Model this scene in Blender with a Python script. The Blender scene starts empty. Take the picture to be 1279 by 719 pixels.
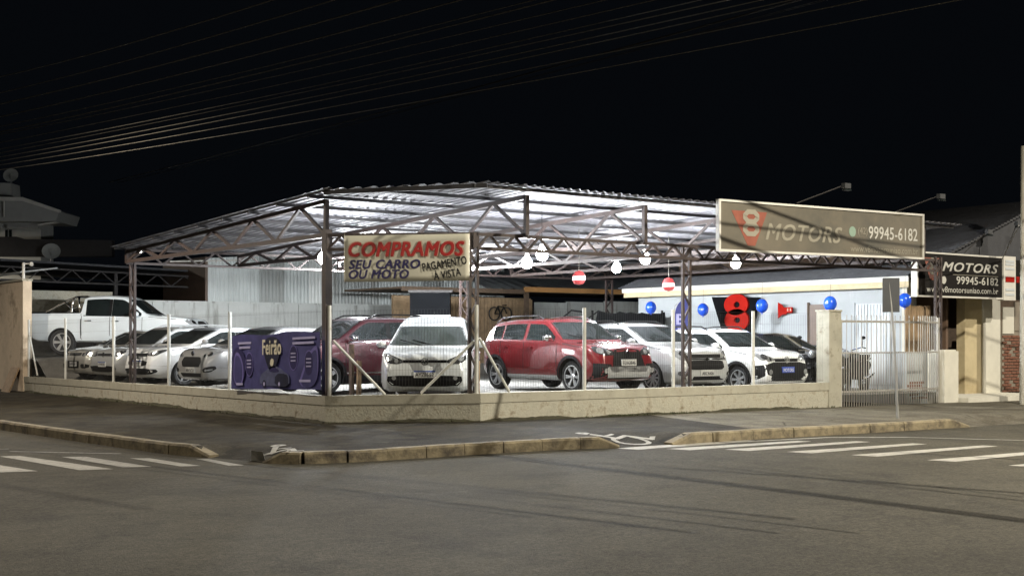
import bpy, bmesh, math, random
from mathutils import Vector, Matrix
from mathutils.bvhtree import BVHTree

# ------------------------------------------------------------------ camera, sky, exposure
# x runs along the front street, y goes back into the lot, the origin is the lot's right chamfer corner
sc = bpy.context.scene
cam = bpy.data.cameras.new('camera'); cam_o = bpy.data.objects.new('camera', cam); sc.collection.objects.link(cam_o)
cam_o.location = (-13.392, -18.806, 1.5); cam_o.rotation_euler = (math.radians(90), 0, -math.atan2(.6, .8))
cam.lens = 45.04; cam.sensor_width = 36; cam.shift_y = .0489; cam.clip_end = 2000; cam.clip_start = .1
sc.camera = cam_o
world = bpy.data.worlds.new('World'); sc.world = world; world.use_nodes = True
_nt = world.node_tree; _bg = _nt.nodes['Background']
_bg.inputs[0].default_value = (.55, .72, 1, 1); _bg.inputs[1].default_value = .0032     # overcast-dark night sky, no moon
sc.view_settings.view_transform = 'Standard'; sc.view_settings.look = 'None'; sc.view_settings.exposure = 0; sc.view_settings.gamma = 1
sc.render.engine = 'CYCLES'; sc.cycles.use_denoising = True; sc.cycles.max_bounces = 7; sc.cycles.diffuse_bounces = 4; sc.cycles.glossy_bounces = 4
sc.cycles.sample_clamp_indirect = 6; sc.cycles.use_light_tree = True; sc.cycles.caustics_reflective = False; sc.cycles.caustics_refractive = False
# night-time light sources: the LED bulbs under the canopy (built further down) and the street lamps
BULB = 900.          # radiance of a canopy bulb
LAMPS = [((6.0, -11.5, 10.0), 12500, (1, .92, .76)), ((-13.5, -4.0, 9.0), 1900, (1, .9, .74)), ((-7.2, 11.0, 8.0), 4200, (1, .88, .73)), ((24.0, -7.0, 9.0), 5200, (1, .92, .78)), ((-7.4, 44.0, 8.5), 10000, (1, .9, .76)), ((2.0, -21.0, 9.0), 5500, (1, .88, .7))]   # position, power, colour; far left-street lamp added to brighten the distant house
# ------------------------------------------------------------------ helpers
C = bpy.context.scene.collection
R = math.radians
rnd = random.Random(8)

class MB:
    """collects simple solids and links them as ONE mesh object"""
    def __init__(s): s.v = []; s.f = []
    def add(s, vs, fs):
        o = len(s.v); s.v += [tuple(p) for p in vs]; s.f += [tuple(i+o for i in f) for f in fs]; return s
    def box(s, x0, x1, y0, y1, z0, z1):
        vs = [(x, y, z) for z in (z0, z1) for y in (y0, y1) for x in (x0, x1)]
        return s.add(vs, [(0,2,3,1),(4,5,7,6),(0,1,5,4),(2,6,7,3),(0,4,6,2),(1,3,7,5)])
    def bar(s, a, b, w, h=None, up=(0,0,1)):
        h = h or w; a = Vector(a); b = Vector(b); d = (b-a).normalized(); up = Vector(up)
        if abs(d.dot(up)) > .98: up = Vector((1,0,0))
        e = d.cross(up).normalized(); u = e.cross(d).normalized()
        vs = [p+e*sx*w/2+u*sy*h/2 for p in (a, b) for sx, sy in ((-1,-1),(1,-1),(1,1),(-1,1))]
        return s.add(vs, [(3,2,1,0),(4,5,6,7),(0,1,5,4),(1,2,6,5),(2,3,7,6),(3,0,4,7)])
    def tube(s, pts, r, n=8, r2=None):
        pts = [Vector(p) for p in pts]; m = len(pts); vs = []; fs = []
        for i, p in enumerate(pts):
            d = (pts[min(i+1, m-1)]-pts[max(i-1, 0)]).normalized()
            up = Vector((0,0,1)) if abs(d.z) < .95 else Vector((1,0,0))
            e = d.cross(up).normalized(); u = e.cross(d)
            rr = r if r2 is None else r+(r2-r)*i/(m-1)
            for k in range(n):
                t = 2*math.pi*k/n; vs.append(p+e*math.cos(t)*rr+u*math.sin(t)*rr)
        for i in range(m-1):
            for k in range(n):
                a, b = i*n+k, i*n+(k+1) % n; fs.append((a, b, b+n, a+n))
        fs.append(tuple(range(n-1, -1, -1))); fs.append(tuple((m-1)*n+k for k in range(n)))
        return s.add(vs, fs)
    def lathe(s, prof, n=24, c=(0,0,0), ax='z'):
        vs = []; fs = []; m = len(prof)
        for k in range(n):
            t = 2*math.pi*k/n
            for r, h in prof:
                a, b = r*math.cos(t), r*math.sin(t)
                p = {'z': (a, b, h), 'y': (a, h, b), 'x': (h, a, b)}[ax]
                vs.append((p[0]+c[0], p[1]+c[1], p[2]+c[2]))
        for k in range(n):
            for j in range(m-1):
                a = k*m+j; b = ((k+1) % n)*m+j; fs.append((a, b, b+1, a+1))
        return s.add(vs, fs)
    def ball(s, c, r, nu=16, nv=10, sc=(1,1,1)):
        prof = [(math.sin(math.pi*j/nv), -math.cos(math.pi*j/nv)) for j in range(nv+1)]
        vs = [((math.cos(2*math.pi*k/nu)*a*sc[0])*r+c[0], (math.sin(2*math.pi*k/nu)*a*sc[1])*r+c[1], b*r*sc[2]+c[2]) for k in range(nu) for a, b in prof]
        fs = [(k*(nv+1)+j, ((k+1) % nu)*(nv+1)+j, ((k+1) % nu)*(nv+1)+j+1, k*(nv+1)+j+1) for k in range(nu) for j in range(nv)]
        return s.add(vs, fs)
    def prism(s, poly, fn, d0, d1):
        """poly in 2D, fn(a, b, d) -> point; extruded from d0 to d1"""
        n = len(poly)
        vs = [fn(a, b, d0) for a, b in poly]+[fn(a, b, d1) for a, b in poly]
        fs = [tuple(range(n)), tuple(range(2*n-1, n-1, -1))]+[(i, i+n, (i+1) % n+n, (i+1) % n) for i in range(n)]
        return s.add(vs, fs)
    def mesh(s, name, smooth=None):
        me = bpy.data.meshes.new(name); me.from_pydata(s.v, [], s.f)
        bm = bmesh.new(); bm.from_mesh(me)
        bmesh.ops.remove_doubles(bm, verts=bm.verts, dist=1e-5)
        bmesh.ops.recalc_face_normals(bm, faces=bm.faces); bm.to_mesh(me); bm.free()
        if smooth is not None:
            me.shade_smooth(); me.set_sharp_from_angle(angle=R(smooth))
        return me
    def build(s, name, mat, parent=None, smooth=None):
        return put(name, s.mesh(name, smooth), mat, parent)

BASE = {}
def put(name, me, mat, parent=None):
    o = bpy.data.objects.new(name, me); C.objects.link(o)
    if mat is not None: me.materials.clear() if len(me.materials) else None; me.materials.append(mat)
    if parent is not None:
        o.parent = parent
        if parent.name in BASE: o.matrix_parent_inverse = BASE[parent.name]
    return o
def tag(o, label=None, cat=None, group=None, kind=None):
    for k, v in (('label', label), ('category', cat), ('group', group), ('kind', kind)):
        if v: o[k] = v
    return o
def thing(name, label, cat, loc=(0,0,0), group=None, local=False, rz=0):
    """an Empty at the thing's base; unless local, its parts are given in world coordinates"""
    o = bpy.data.objects.new(name, None); C.objects.link(o); o.location = loc; o.empty_display_size = .2
    if rz: o.rotation_euler.z = rz
    if not local: BASE[o.name] = Matrix.Translation(Vector(loc)).inverted()
    return tag(o, label, cat, group)
def struct(o): o['kind'] = 'structure'; return o

# ------------------------------------------------------------------ materials
def nodes(name):
    m = bpy.data.materials.new(name); m.use_nodes = True
    nt = m.node_tree; return m, nt, nt.nodes['Principled BSDF']
def N(nt, t, **kw):
    n = nt.nodes.new(t)
    for k, v in kw.items():
        if k in n.inputs: n.inputs[k].default_value = v
        else: setattr(n, k, v)
    return n
def c4(c): return (c[0], c[1], c[2], 1)
def ramp(nt, a, b, ca, cb):
    r = nt.nodes.new('ShaderNodeValToRGB'); e = r.color_ramp.elements
    e[0].position = a; e[1].position = b; e[0].color = c4(ca); e[1].color = c4(cb); return r
def pm(name, col, rough=.6, metal=0., var=.15, scale=3., bump=0., bscale=60., coat=0., stain=None, st_scale=1.2, st_amt=(.5,.7), streak=False, speck=0., rvar=.0, spec=.5, col2=None):
    """one procedural material: colour mottling, optional stains, streaks, specks and fine relief"""
    m, nt, b = nodes(name); L = nt.links.new
    tc = N(nt, 'ShaderNodeTexCoord'); co = tc.outputs['Object']
    n1 = N(nt, 'ShaderNodeTexNoise', Scale=scale, Detail=6., Roughness=.65); L(co, n1.inputs['Vector'])
    lo = tuple(c*(1-var) for c in col); hi = tuple(min(1, c*(1+var)) for c in (col2 or col))
    r1 = ramp(nt, .3, .7, lo, hi); L(n1.outputs['Fac'], r1.inputs['Fac']); out = r1.outputs['Color']
    if speck:
        n3 = N(nt, 'ShaderNodeTexNoise', Scale=scale*40+60, Detail=2.); L(co, n3.inputs['Vector'])
        r3 = ramp(nt, .35, .65, (1-speck,)*3, (1+speck,)*3); L(n3.outputs['Fac'], r3.inputs['Fac'])
        mx = N(nt, 'ShaderNodeMix', data_type='RGBA', blend_type='MULTIPLY'); mx.inputs['Factor'].default_value = 1
        L(out, mx.inputs[6]); L(r3.outputs['Color'], mx.inputs[7]); out = mx.outputs[2]
    if stain:
        mp = N(nt, 'ShaderNodeMapping'); L(co, mp.inputs['Vector'])
        if streak: mp.inputs['Scale'].default_value = (3.2, 3.2, .35)
        n2 = N(nt, 'ShaderNodeTexNoise', Scale=st_scale, Detail=8., Roughness=.7); L(mp.outputs['Vector'], n2.inputs['Vector'])
        r2 = ramp(nt, st_amt[0], st_amt[1], (0,0,0), (1,1,1)); L(n2.outputs['Fac'], r2.inputs['Fac'])
        mx = N(nt, 'ShaderNodeMix', data_type='RGBA'); L(r2.outputs['Color'], mx.inputs['Factor'])
        L(out, mx.inputs[6]); mx.inputs[7].default_value = c4(stain); out = mx.outputs[2]
    L(out, b.inputs['Base Color'])
    b.inputs['Roughness'].default_value = rough; b.inputs['Metallic'].default_value = metal
    b.inputs['Specular IOR Level'].default_value = spec
    if rvar:
        mr = N(nt, 'ShaderNodeMapRange'); L(n1.outputs['Fac'], mr.inputs['Value'])
        mr.inputs['To Min'].default_value = max(.02, rough-rvar); mr.inputs['To Max'].default_value = min(1, rough+rvar)
        L(mr.outputs['Result'], b.inputs['Roughness'])
    if coat: b.inputs['Coat Weight'].default_value = coat; b.inputs['Coat Roughness'].default_value = .04
    if bump:
        n4 = N(nt, 'ShaderNodeTexNoise', Scale=bscale, Detail=5.); L(co, n4.inputs['Vector'])
        bp = N(nt, 'ShaderNodeBump', Strength=min(1, bump), Distance=.01); L(n4.outputs['Fac'], bp.inputs['Height']); L(bp.outputs['Normal'], b.inputs['Normal'])
    return m
def ground_mat(name, base, dark, pale, cell=9., cell_amt=.35, bumpd=.6, crack=True, big=.3, dk=(.5,.66)):
    """worn ground: broad patches, mottling, aggregate specks, hairline cracks, fine relief"""
    m, nt, b = nodes(name); L = nt.links.new; co = N(nt, 'ShaderNodeTexCoord').outputs['Object']
    def noise(s, d=6., sc=None, r=.6):
        v = co
        if sc: mp = N(nt, 'ShaderNodeMapping'); mp.inputs['Scale'].default_value = sc; L(co, mp.inputs['Vector']); v = mp.outputs['Vector']
        n = N(nt, 'ShaderNodeTexNoise', Scale=s, Detail=d, Roughness=r); L(v, n.inputs['Vector']); return n.outputs['Fac']
    def mix(fac, a, c, mode='MIX', f=1.):
        x = N(nt, 'ShaderNodeMix', data_type='RGBA', blend_type=mode)
        if fac is None: x.inputs['Factor'].default_value = f
        else: L(fac, x.inputs['Factor'])
        L(a, x.inputs[6])
        if isinstance(c, tuple): x.inputs[7].default_value = c4(c)
        else: L(c, x.inputs[7])
        return x.outputs[2]
    def rmp(v, a, c, ca=(0,0,0), cc=(1,1,1)): r = ramp(nt, a, c, ca, cc); L(v, r.inputs['Fac']); return r.outputs['Color']
    out = rmp(noise(big, 5.), .35, .65, tuple(x*.8 for x in base), tuple(x*1.16 for x in base))
    out = mix(rmp(noise(.9, 8., None, .72), *dk), out, dark)
    out = mix(rmp(noise(.55, 6., (1,.14,1)), .56, .72), out, dark)
    out = mix(rmp(noise(2.6, 8., None, .7), .6, .74), out, pale)
    out = mix(None, out, rmp(noise(34., 3.), .3, .7, (.62,)*3, (1.38,)*3), 'MULTIPLY')
    out = mix(None, out, rmp(noise(150., 2.), .36, .64, (.72,)*3, (1.3,)*3), 'MULTIPLY')
    vo = N(nt, 'ShaderNodeTexVoronoi', Scale=cell); L(co, vo.inputs['Vector'])
    hs = N(nt, 'ShaderNodeSeparateColor'); L(vo.outputs['Color'], hs.inputs['Color'])
    out = mix(None, out, rmp(hs.outputs[0], 0, 1, (1-cell_amt,)*3, (1+cell_amt,)*3), 'MULTIPLY')
    if crack:
        mp = N(nt, 'ShaderNodeMix', data_type='RGBA'); nn = N(nt, 'ShaderNodeTexNoise', Scale=1.6, Detail=5.); L(co, nn.inputs['Vector']); mp.inputs['Factor'].default_value = .12; L(co, mp.inputs[6]); L(nn.outputs['Color'], mp.inputs[7])
        ve = N(nt, 'ShaderNodeTexVoronoi', feature='DISTANCE_TO_EDGE', Scale=.42); L(mp.outputs[2], ve.inputs['Vector'])
        c1 = rmp(ve.outputs['Distance'], .0, .012, (1,1,1), (0,0,0)); c2 = rmp(noise(.3, 3.), .5, .56)
        out = mix(mix(None, c1, c2, 'MULTIPLY'), out, tuple(x*.45 for x in dark))
    L(out, b.inputs['Base Color']); b.inputs['Roughness'].default_value = .85; b.inputs['Specular IOR Level'].default_value = .12
    bp = N(nt, 'ShaderNodeBump', Strength=bumpd, Distance=.012); L(noise(70., 4.), bp.inputs['Height']); L(bp.outputs['Normal'], b.inputs['Normal'])
    return m
def paint(name, col, metal=0., rough=.35):
    return pm(name, col, rough=rough, metal=metal, var=.05, scale=2.2, coat=1., speck=.05 if metal else 0, rvar=.06)
def glow(name, col, s):
    m, nt, b = nodes(name); b.inputs['Base Color'].default_value = c4(col)
    b.inputs['Emission Color'].default_value = c4(col); b.inputs['Emission Strength'].default_value = s; return m

# ------------------------------------------------------------------ lettering
def text(name, body, x0, z0, w, h, fn, mat, parent, bold=.0, shear=0., depth=.004, sp=1.):
    """flat raised lettering fitted to the box (x0, z0, w, h) of a plane; fn(a, b, d) -> point"""
    cu = bpy.data.curves.new(name, 'FONT'); cu.body = body; cu.size = 1; cu.shear = shear; cu.space_character = sp+bold*2.4; cu.resolution_u = 3
    t = bpy.data.objects.new('tmp', cu); C.objects.link(t)
    dg = bpy.context.evaluated_depsgraph_get(); me = bpy.data.meshes.new_from_object(t.evaluated_get(dg))
    bpy.data.objects.remove(t)
    xs = [v.co.x for v in me.vertices]; ys = [v.co.y for v in me.vertices]
    ax, bx, ay, by = min(xs)-bold, max(xs)+bold, min(ys)-bold*.6, max(ys)+bold*.6
    mb = MB(); fc = [tuple(p.vertices) for p in me.polygons]
    for k, (dx, dy) in enumerate([(0, 0)] if not bold else [(-1,-.6),(-1,.6),(1,-.6),(1,.6),(0,0)]):      # heavier strokes: the glyphs laid over themselves
        mb.add([fn(x0+(v.co.x+dx*bold-ax)/(bx-ax)*w, z0+(v.co.y+dy*bold-ay)/(by-ay)*h, depth+k*.0006) for v in me.vertices], fc)
    bpy.data.meshes.remove(me); me = bpy.data.meshes.new(name); me.from_pydata(mb.v, [], mb.f)
    return put(name, me, mat, parent)

# 2D outlines
def chaikin(poly, it=1, k=.22):
    for _ in range(it):
        q = []
        for i, a in enumerate(poly):
            b = poly[(i+1) % len(poly)]
            q += [(a[0]*(1-k)+b[0]*k, a[1]*(1-k)+b[1]*k), (a[0]*k+b[0]*(1-k), a[1]*k+b[1]*(1-k))]
        poly = q
    return poly
def circ(cy, cz, r, n=14, rz=None): return [(cy+r*math.cos(2*math.pi*i/n), cz+(rz or r)*math.sin(2*math.pi*i/n)) for i in range(n)]

M = {}
M['under'] = pm('wheel_well_black', (.012,.012,.012), .9)
M['tyre'] = pm('tyre_rubber', (.01,.01,.01), .85, var=.3, scale=8, bump=.3)
M['rim'] = pm('alloy_silver', (.62,.63,.64), .3, .75, var=.06)
M['rim_grey'] = pm('wheel_cover_grey', (.42,.43,.44), .4, .5, var=.06)
M['rim_dark'] = pm('rim_inner_dark', (.03,.03,.032), .6)
M['glass'] = pm('car_glass', (.012,.016,.016), .035, var=.25, scale=1.5, spec=.5)
M['glass_grey'] = pm('car_glass_grey', (.04,.05,.048), .05, var=.3, scale=1.8, spec=.6)
M['trim'] = pm('black_plastic_trim', (.007,.007,.0075), .6, var=.2, spec=.15)
M['cladding'] = pm('dark_grey_cladding', (.012,.0125,.0135), .65, var=.2, bump=.2, spec=.15)
M['gap'] = pm('panel_gap', (.01,.01,.01), .9)
M['chrome'] = pm('chrome', (.8,.8,.8), .1, 1., var=.03)
M['lens'] = pm('headlight_lens', (.5,.52,.53), .12, .6, var=.25, scale=14, coat=1.)
M['lens_dark'] = pm('headlight_smoked', (.06,.062,.065), .1, .4, var=.5, scale=14, coat=1.)
M['lens_amber'] = pm('indicator_amber', (.6,.2,.02), .2, coat=1.)
M['taillight'] = pm('tail_light_red', (.35,.01,.012), .15, coat=1.)
M['grille'] = pm('grille_black', (.006,.006,.0065), .6, var=.3, spec=.15)
M['plate'] = pm('plate_white', (.72,.73,.72), .45, var=.05)
M['plate_grey'] = pm('plate_grey', (.45,.46,.45), .45, var=.06)
M['plate_blue'] = pm('plate_band_blue', (.02,.06,.3), .4)
M['plate_bluew'] = pm('dealer_plate_blue', (.05,.1,.45), .4)
M['plate_text'] = pm('plate_lettering', (.02,.02,.025), .5)
M['white_paint'] = paint('car_paint_white', (.72,.74,.75))
M['pickup_paint'] = paint('car_paint_pickup_white', (.74,.80,.83))
M['silver_paint'] = paint('car_paint_silver', (.34,.345,.345), .35, .32)
M['silver2_paint'] = paint('car_paint_light_silver', (.44,.455,.46), .3, .32)
M['champagne'] = paint('car_paint_champagne', (.38,.375,.345), .3, .33)
M['pearl_paint'] = paint('car_paint_pearl', (.56,.59,.605), .15, .3)
M['red_paint'] = paint('car_paint_red', (.13,.005,.008), .15, .3)
M['maroon_paint'] = paint('car_paint_maroon', (.045,.004,.008), .3, .3)
M['black_paint'] = paint('car_paint_black', (.008,.008,.009), .1, .25)
M['asphalt'] = ground_mat('asphalt', (.054,.0495,.038), (.036,.033,.026), (.068,.063,.05), 14., .12, crack=False)
M['paving'] = ground_mat('worn_stone_paving', (.034,.029,.019), (.016,.013,.0078), (.062,.055,.039), 3.4, .34, 1., False, .9, (.44,.6))
M['concrete_walk'] = ground_mat('concrete_walk', (.11,.1,.078), (.06,.052,.038), (.145,.133,.105), 3., .1, .6, True, .7)
M['kerb'] = pm('kerb_ochre', (.175,.145,.09), .85, var=.35, scale=5, bump=.9, bscale=25, stain=(.05,.04,.028), st_scale=3, st_amt=(.48,.66), speck=.2)
M['road_paint'] = pm('road_paint', (.28,.27,.24), .7, var=.15, scale=6, bump=.3, stain=(.12,.112,.095), st_scale=7, st_amt=(.5,.68), speck=.15)
M['road_paint_faded'] = pm('road_paint_faded', (.25,.24,.21), .7, var=.15, scale=6, bump=.3, stain=(.10,.095,.08), st_scale=9, st_amt=(.5,.68), speck=.2)
M['road_paint_worn'] = pm('road_paint_worn', (.2,.19,.17), .75, var=.2, scale=8, bump=.3, stain=(.08,.075,.068), st_scale=14, st_amt=(.45,.6))
M['plaster'] = pm('rough_cream_plaster', (.36,.345,.28), .9, var=.22, scale=4.5, bump=1., bscale=24, stain=(.17,.14,.095), st_scale=4.5, st_amt=(.5,.68), speck=.2)
M['coping'] = pm('wall_coping', (.32,.305,.245), .85, var=.12, scale=2.5, bump=.4, bscale=30, stain=(.17,.145,.1), st_scale=4, st_amt=(.55,.72))
M['tallwall'] = pm('old_brown_plaster', (.56,.46,.34), .9, var=.22, scale=.9, bump=.8, bscale=18, stain=(.16,.12,.08), st_scale=.9, st_amt=(.5,.66))
M['backwall'] = pm('white_block_wall', (.62,.64,.62), .85, var=.1, scale=1.4, bump=.5, bscale=20, stain=(.2,.2,.17), st_scale=.9, st_amt=(.54,.72), streak=True)
M['lotfloor'] = pm('lot_gravel_concrete', (.17,.165,.15), .9, var=.25, scale=2.5, bump=.8, bscale=50, speck=.35)
M['steel'] = pm('brown_steel', (.042,.029,.026), .65, 0, var=.25, scale=6, stain=(.14,.075,.045), st_scale=8, st_amt=(.6,.75))
M['steel_dark'] = pm('dark_steel', (.022,.019,.018), .7, 0, var=.25, scale=6)
M['purlin'] = pm('purlin_steel', (.028,.026,.028), .7, 0, var=.2, scale=6)
M['sheet'] = pm('galvanised_sheet', (.2,.198,.218), .55, .0, var=.05, scale=1.3)
M['cladA'] = pm('white_metal_cladding', (.66,.70,.69), .45, .1, var=.06, scale=1.2, stain=(.42,.44,.42), st_scale=1.3, st_amt=(.55,.75), streak=True)
M['cladB'] = pm('dull_metal_cladding', (.44,.46,.45), .5, .2, var=.1, scale=1.2, stain=(.27,.25,.22), st_scale=1.3, st_amt=(.5,.7), streak=True)
M['cladC'] = pm('translucent_sheet', (.8,.82,.8), .4, var=.05)
M['post'] = pm('white_fence_post', (.5,.5,.46), .6, var=.12, scale=4, stain=(.3,.26,.18), st_scale=5, st_amt=(.58,.72))
M['wire'] = pm('fence_wire', (.07,.068,.065), .8, spec=.1)
M['gate'] = pm('gate_white_paint', (.33,.315,.28), .5, var=.1, stain=(.28,.2,.12), st_scale=7, st_amt=(.6,.72))
M['timber'] = pm('weathered_timber', (.10,.068,.045), .85, var=.3, scale=7, bump=.6, bscale=50)
M['plank'] = pm('light_brown_plank', (.24,.165,.095), .8, var=.25, scale=6, bump=.5, bscale=50)
M['house_white'] = pm('white_house_boards', (.38,.405,.42), .6, var=.05, scale=1.5, stain=(.5,.52,.53), st_scale=1.5, st_amt=(.58,.75), streak=True, bump=.15)
M['cream_board'] = pm('cream_eave_board', (.56,.46,.29), .7, var=.12, scale=4)
M['rooftile'] = pm('dark_roof_tiles', (.036,.037,.042), .7, var=.3, scale=4, bump=.6, bscale=25)
M['brown_door'] = pm('brown_door', (.13,.085,.06), .5, var=.15)
M['garage'] = pm('grey_garage_door', (.5,.53,.55), .5, var=.06)
M['old_grey'] = pm('grey_concrete_plates', (.36,.38,.37), .9, var=.16, scale=1.2, stain=(.2,.2,.18), st_scale=1.3, st_amt=(.52,.7), streak=True, bump=.4, bscale=20)
M['old_roof'] = pm('fibre_cement_roof', (.30,.32,.33), .9, var=.2, scale=1.6, bump=.3)
M['orange_board'] = pm('orange_fascia_board', (.42,.22,.08), .7, var=.15)
M['cream_wall'] = pm('cream_wall', (.5,.42,.26), .85, var=.12, scale=2, stain=(.36,.28,.15), st_scale=1.4, st_amt=(.5,.7), bump=.3)
M['pale_wall'] = pm('pale_wall', (.6,.58,.5), .85, var=.1, scale=2, bump=.3)
M['brick'] = pm('red_brick', (.18,.078,.048), .9, var=.3, scale=9, bump=.6)
M['mortar'] = pm('mortar_grey', (.22,.19,.15), .95, var=.2, bump=.6)
M['teal_glass'] = pm('teal_door_glass', (.02,.05,.055), .08, var=.3, spec=.8)
M['sign_black'] = pm('sign_black', (.009,.0075,.0065), .6, var=.2, spec=.12)
M['sign_frame'] = pm('sign_frame_white', (.6,.58,.53), .5, var=.1)
M['sign_tan'] = pm('faded_banner', (.085,.08,.064), .6, var=.12, scale=.6, col2=(.13,.112,.082), stain=(.165,.138,.096), st_scale=.35, st_amt=(.5,.72), bump=.1, bscale=3)
M['fade_red'] = pm('faded_red', (.22,.065,.04), .6, var=.25, scale=2)
M['fade_white'] = pm('faded_white', (.25,.23,.18), .6, var=.1, scale=2)
M['pale_text'] = pm('pale_lettering', (.46,.45,.41), .5, var=.06)
M['green_pale'] = pm('pale_green', (.2,.28,.22), .6)
M['cream_banner'] = pm('cream_vinyl', (.64,.62,.51), .5, var=.05, scale=1.2, bump=.06, bscale=4)
M['text_red'] = pm('red_lettering', (.46,.025,.022), .5, var=.08)
M['text_halo'] = pm('pink_lettering_edge', (.62,.36,.27), .5)
M['text_navy'] = pm('navy_lettering', (.03,.025,.11), .5, var=.1)
M['text_black'] = pm('black_lettering', (.012,.011,.012), .5)
M['purple'] = pm('purple_vinyl', (.05,.048,.155), .45, var=.2, scale=2.5, col2=(.066,.064,.19), bump=.1, bscale=3)
M['purple_lo'] = pm('purple_vinyl_dark', (.028,.024,.095), .45, var=.2, scale=3)
M['purple_hi'] = pm('purple_vinyl_light', (.15,.13,.36), .45, var=.15, scale=3)
M['banner_dark'] = pm('banner_print_dark', (.018,.02,.045), .45, var=.3)
M['banner_grey'] = pm('banner_print_grey', (.09,.10,.19), .45, var=.3, scale=6)
M['lilac'] = pm('lilac_lettering', (.38,.36,.58), .5)
M['cream_text'] = pm('cream_lettering', (.62,.58,.45), .5)
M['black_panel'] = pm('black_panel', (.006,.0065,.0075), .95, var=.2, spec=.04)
M['red_gloss'] = pm('red_eight', (.33,.014,.009), .95, var=.08, spec=.05)
M['blue_balloon'] = pm('blue_balloon_latex', (.015,.085,.62), .18, var=.06, coat=.6)
M['flag_blue'] = pm('blue_flag', (.04,.045,.2), .6, var=.15)
M['grey_back'] = pm('bare_sign_back', (.045,.047,.05), .6, .3, var=.1)
M['galv'] = pm('galvanised_pole', (.3,.3,.29), .5, .6, var=.12)
M['conc_pole'] = pm('concrete_pole', (.36,.34,.28), .85, var=.12, scale=2, bump=.4)
M['cable'] = pm('weathered_cable', (.14,.128,.105), .6)
M['cable_dark'] = pm('black_cable', (.03,.028,.026), .8, spec=.1)
M['far_wall'] = pm('far_house_wall', (.35,.35,.32), .85, var=.08)
M['far_soffit'] = pm('far_house_eave', (.33,.33,.31), .8, var=.06)
M['lantern_red'] = pm('lantern_red', (.4,.05,.05), .4)
M['moss'] = pm('moss_dirt', (.034,.031,.016), .95, var=.4, scale=9, bump=.8)
M['weed'] = pm('weeds', (.05,.06,.022), .9, var=.4)
M['bulb_added'] = glow('added_rear_bulb', (.93, .97, 1.0), BULB*4.6)  # extra emission for the unseen pair added under the rear roof
M['bulb'] = glow('lit_bulb', (.93, .97, 1.0), BULB)
M['lantern_lit'] = glow('lantern_lit', (1, .86, .86), 1.3)
M['lamp_lens'] = glow('street_lamp_lens', (1, .88, .7), 60.)
M['small_led'] = glow('small_led', (1,.98,.92), 20.)
# ------------------------------------------------------------------ ground
def smooth(t): t = min(max(t, 0), 1); return t*t*(3-2*t)
def sz(x, y):            # pavement level
    k = smooth((x+4)/4); return (-.10-.0045*(max(min(y, 60), -10)-2))*(1-k)-.006*min(max(x, 0), 30)*k
def rz(x, y): return sz(x, y)-.15
def fl(x, y): return .26+.12*smooth((x+1)/4)-.2*smooth((x-3.5)/8.5)+.62*smooth((y-18.6)/1.6)
def grid(name, xs, ys, zf, mat, keep=None):
    vs = [(x, y, zf(x, y)) for y in ys for x in xs]; n = len(xs)
    fs = [(j*n+i, j*n+i+1, j*n+n+i+1, j*n+n+i) for j in range(len(ys)-1) for i in range(n-1)]
    if keep: fs = [f for f in fs if all(keep(vs[i][0], vs[i][1]) for i in f)]
    return MB().add(vs, fs).build(name, mat, None, 60)
def span(a, b, n): return [a+(b-a)*i/n for i in range(n+1)]
road = struct(grid('road', [-400,-120,-60]+span(-30,40,70)+[70,150,500], [-400,-120,-60]+span(-35,60,95)+[90,150,500], rz, M['asphalt']))
road['label'] = 'grey asphalt crossroads filling the foreground'
lot = struct(grid('lot_floor', span(-1.9,14.4,65), span(.12,34,136), fl, M['lotfloor'], lambda x, y: x+y > .22))

# pavement between the kerb and the walls: (outer kerb point, inner wall point, ramp drop)
PAIRS = [((-6.7,60),(-2.03,60),0),((-6.45,20),(-2.03,20),0),((-6.38,7.1),(-2.03,8),0),((-6.2,3.7),(-2.03,5),0),((-6.08,1.6),(-2.03,3.6),0),((-5.93,-.3),(-2.03,2.7),0),((-5.78,-.95),(-2.03,2.3),0),
  ((-5.70,-1.3),(-2.03,2.12),1),((-5.46,-2.5),(-2.0,2.02),1),((-5.3,-2.85),(-1.9,1.92),0),((-4.83,-3.08),(-1.7,1.7),0),((-3.87,-3.16),(-1.2,1.21),0),((-2.61,-3.38),(-.6,.6),0),((-1.25,-3.82),(-.1,.1),0),((-.72,-4.1),(.2,0),0),
  ((-.45,-4.25),(.4,0),1),((.45,-4.4),(1.2,0),1),((.85,-4.36),(1.6,0),0),((1.6,-4.28),(2.9,0),0),((2.66,-4.25),(4.1,0),0),((5.2,-4.33),(6,0),0),((7.6,-4.33),(8,0),0),((8.3,-4.4),(8.8,0),1),((30,-4.7),(30,0),1)]
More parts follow.
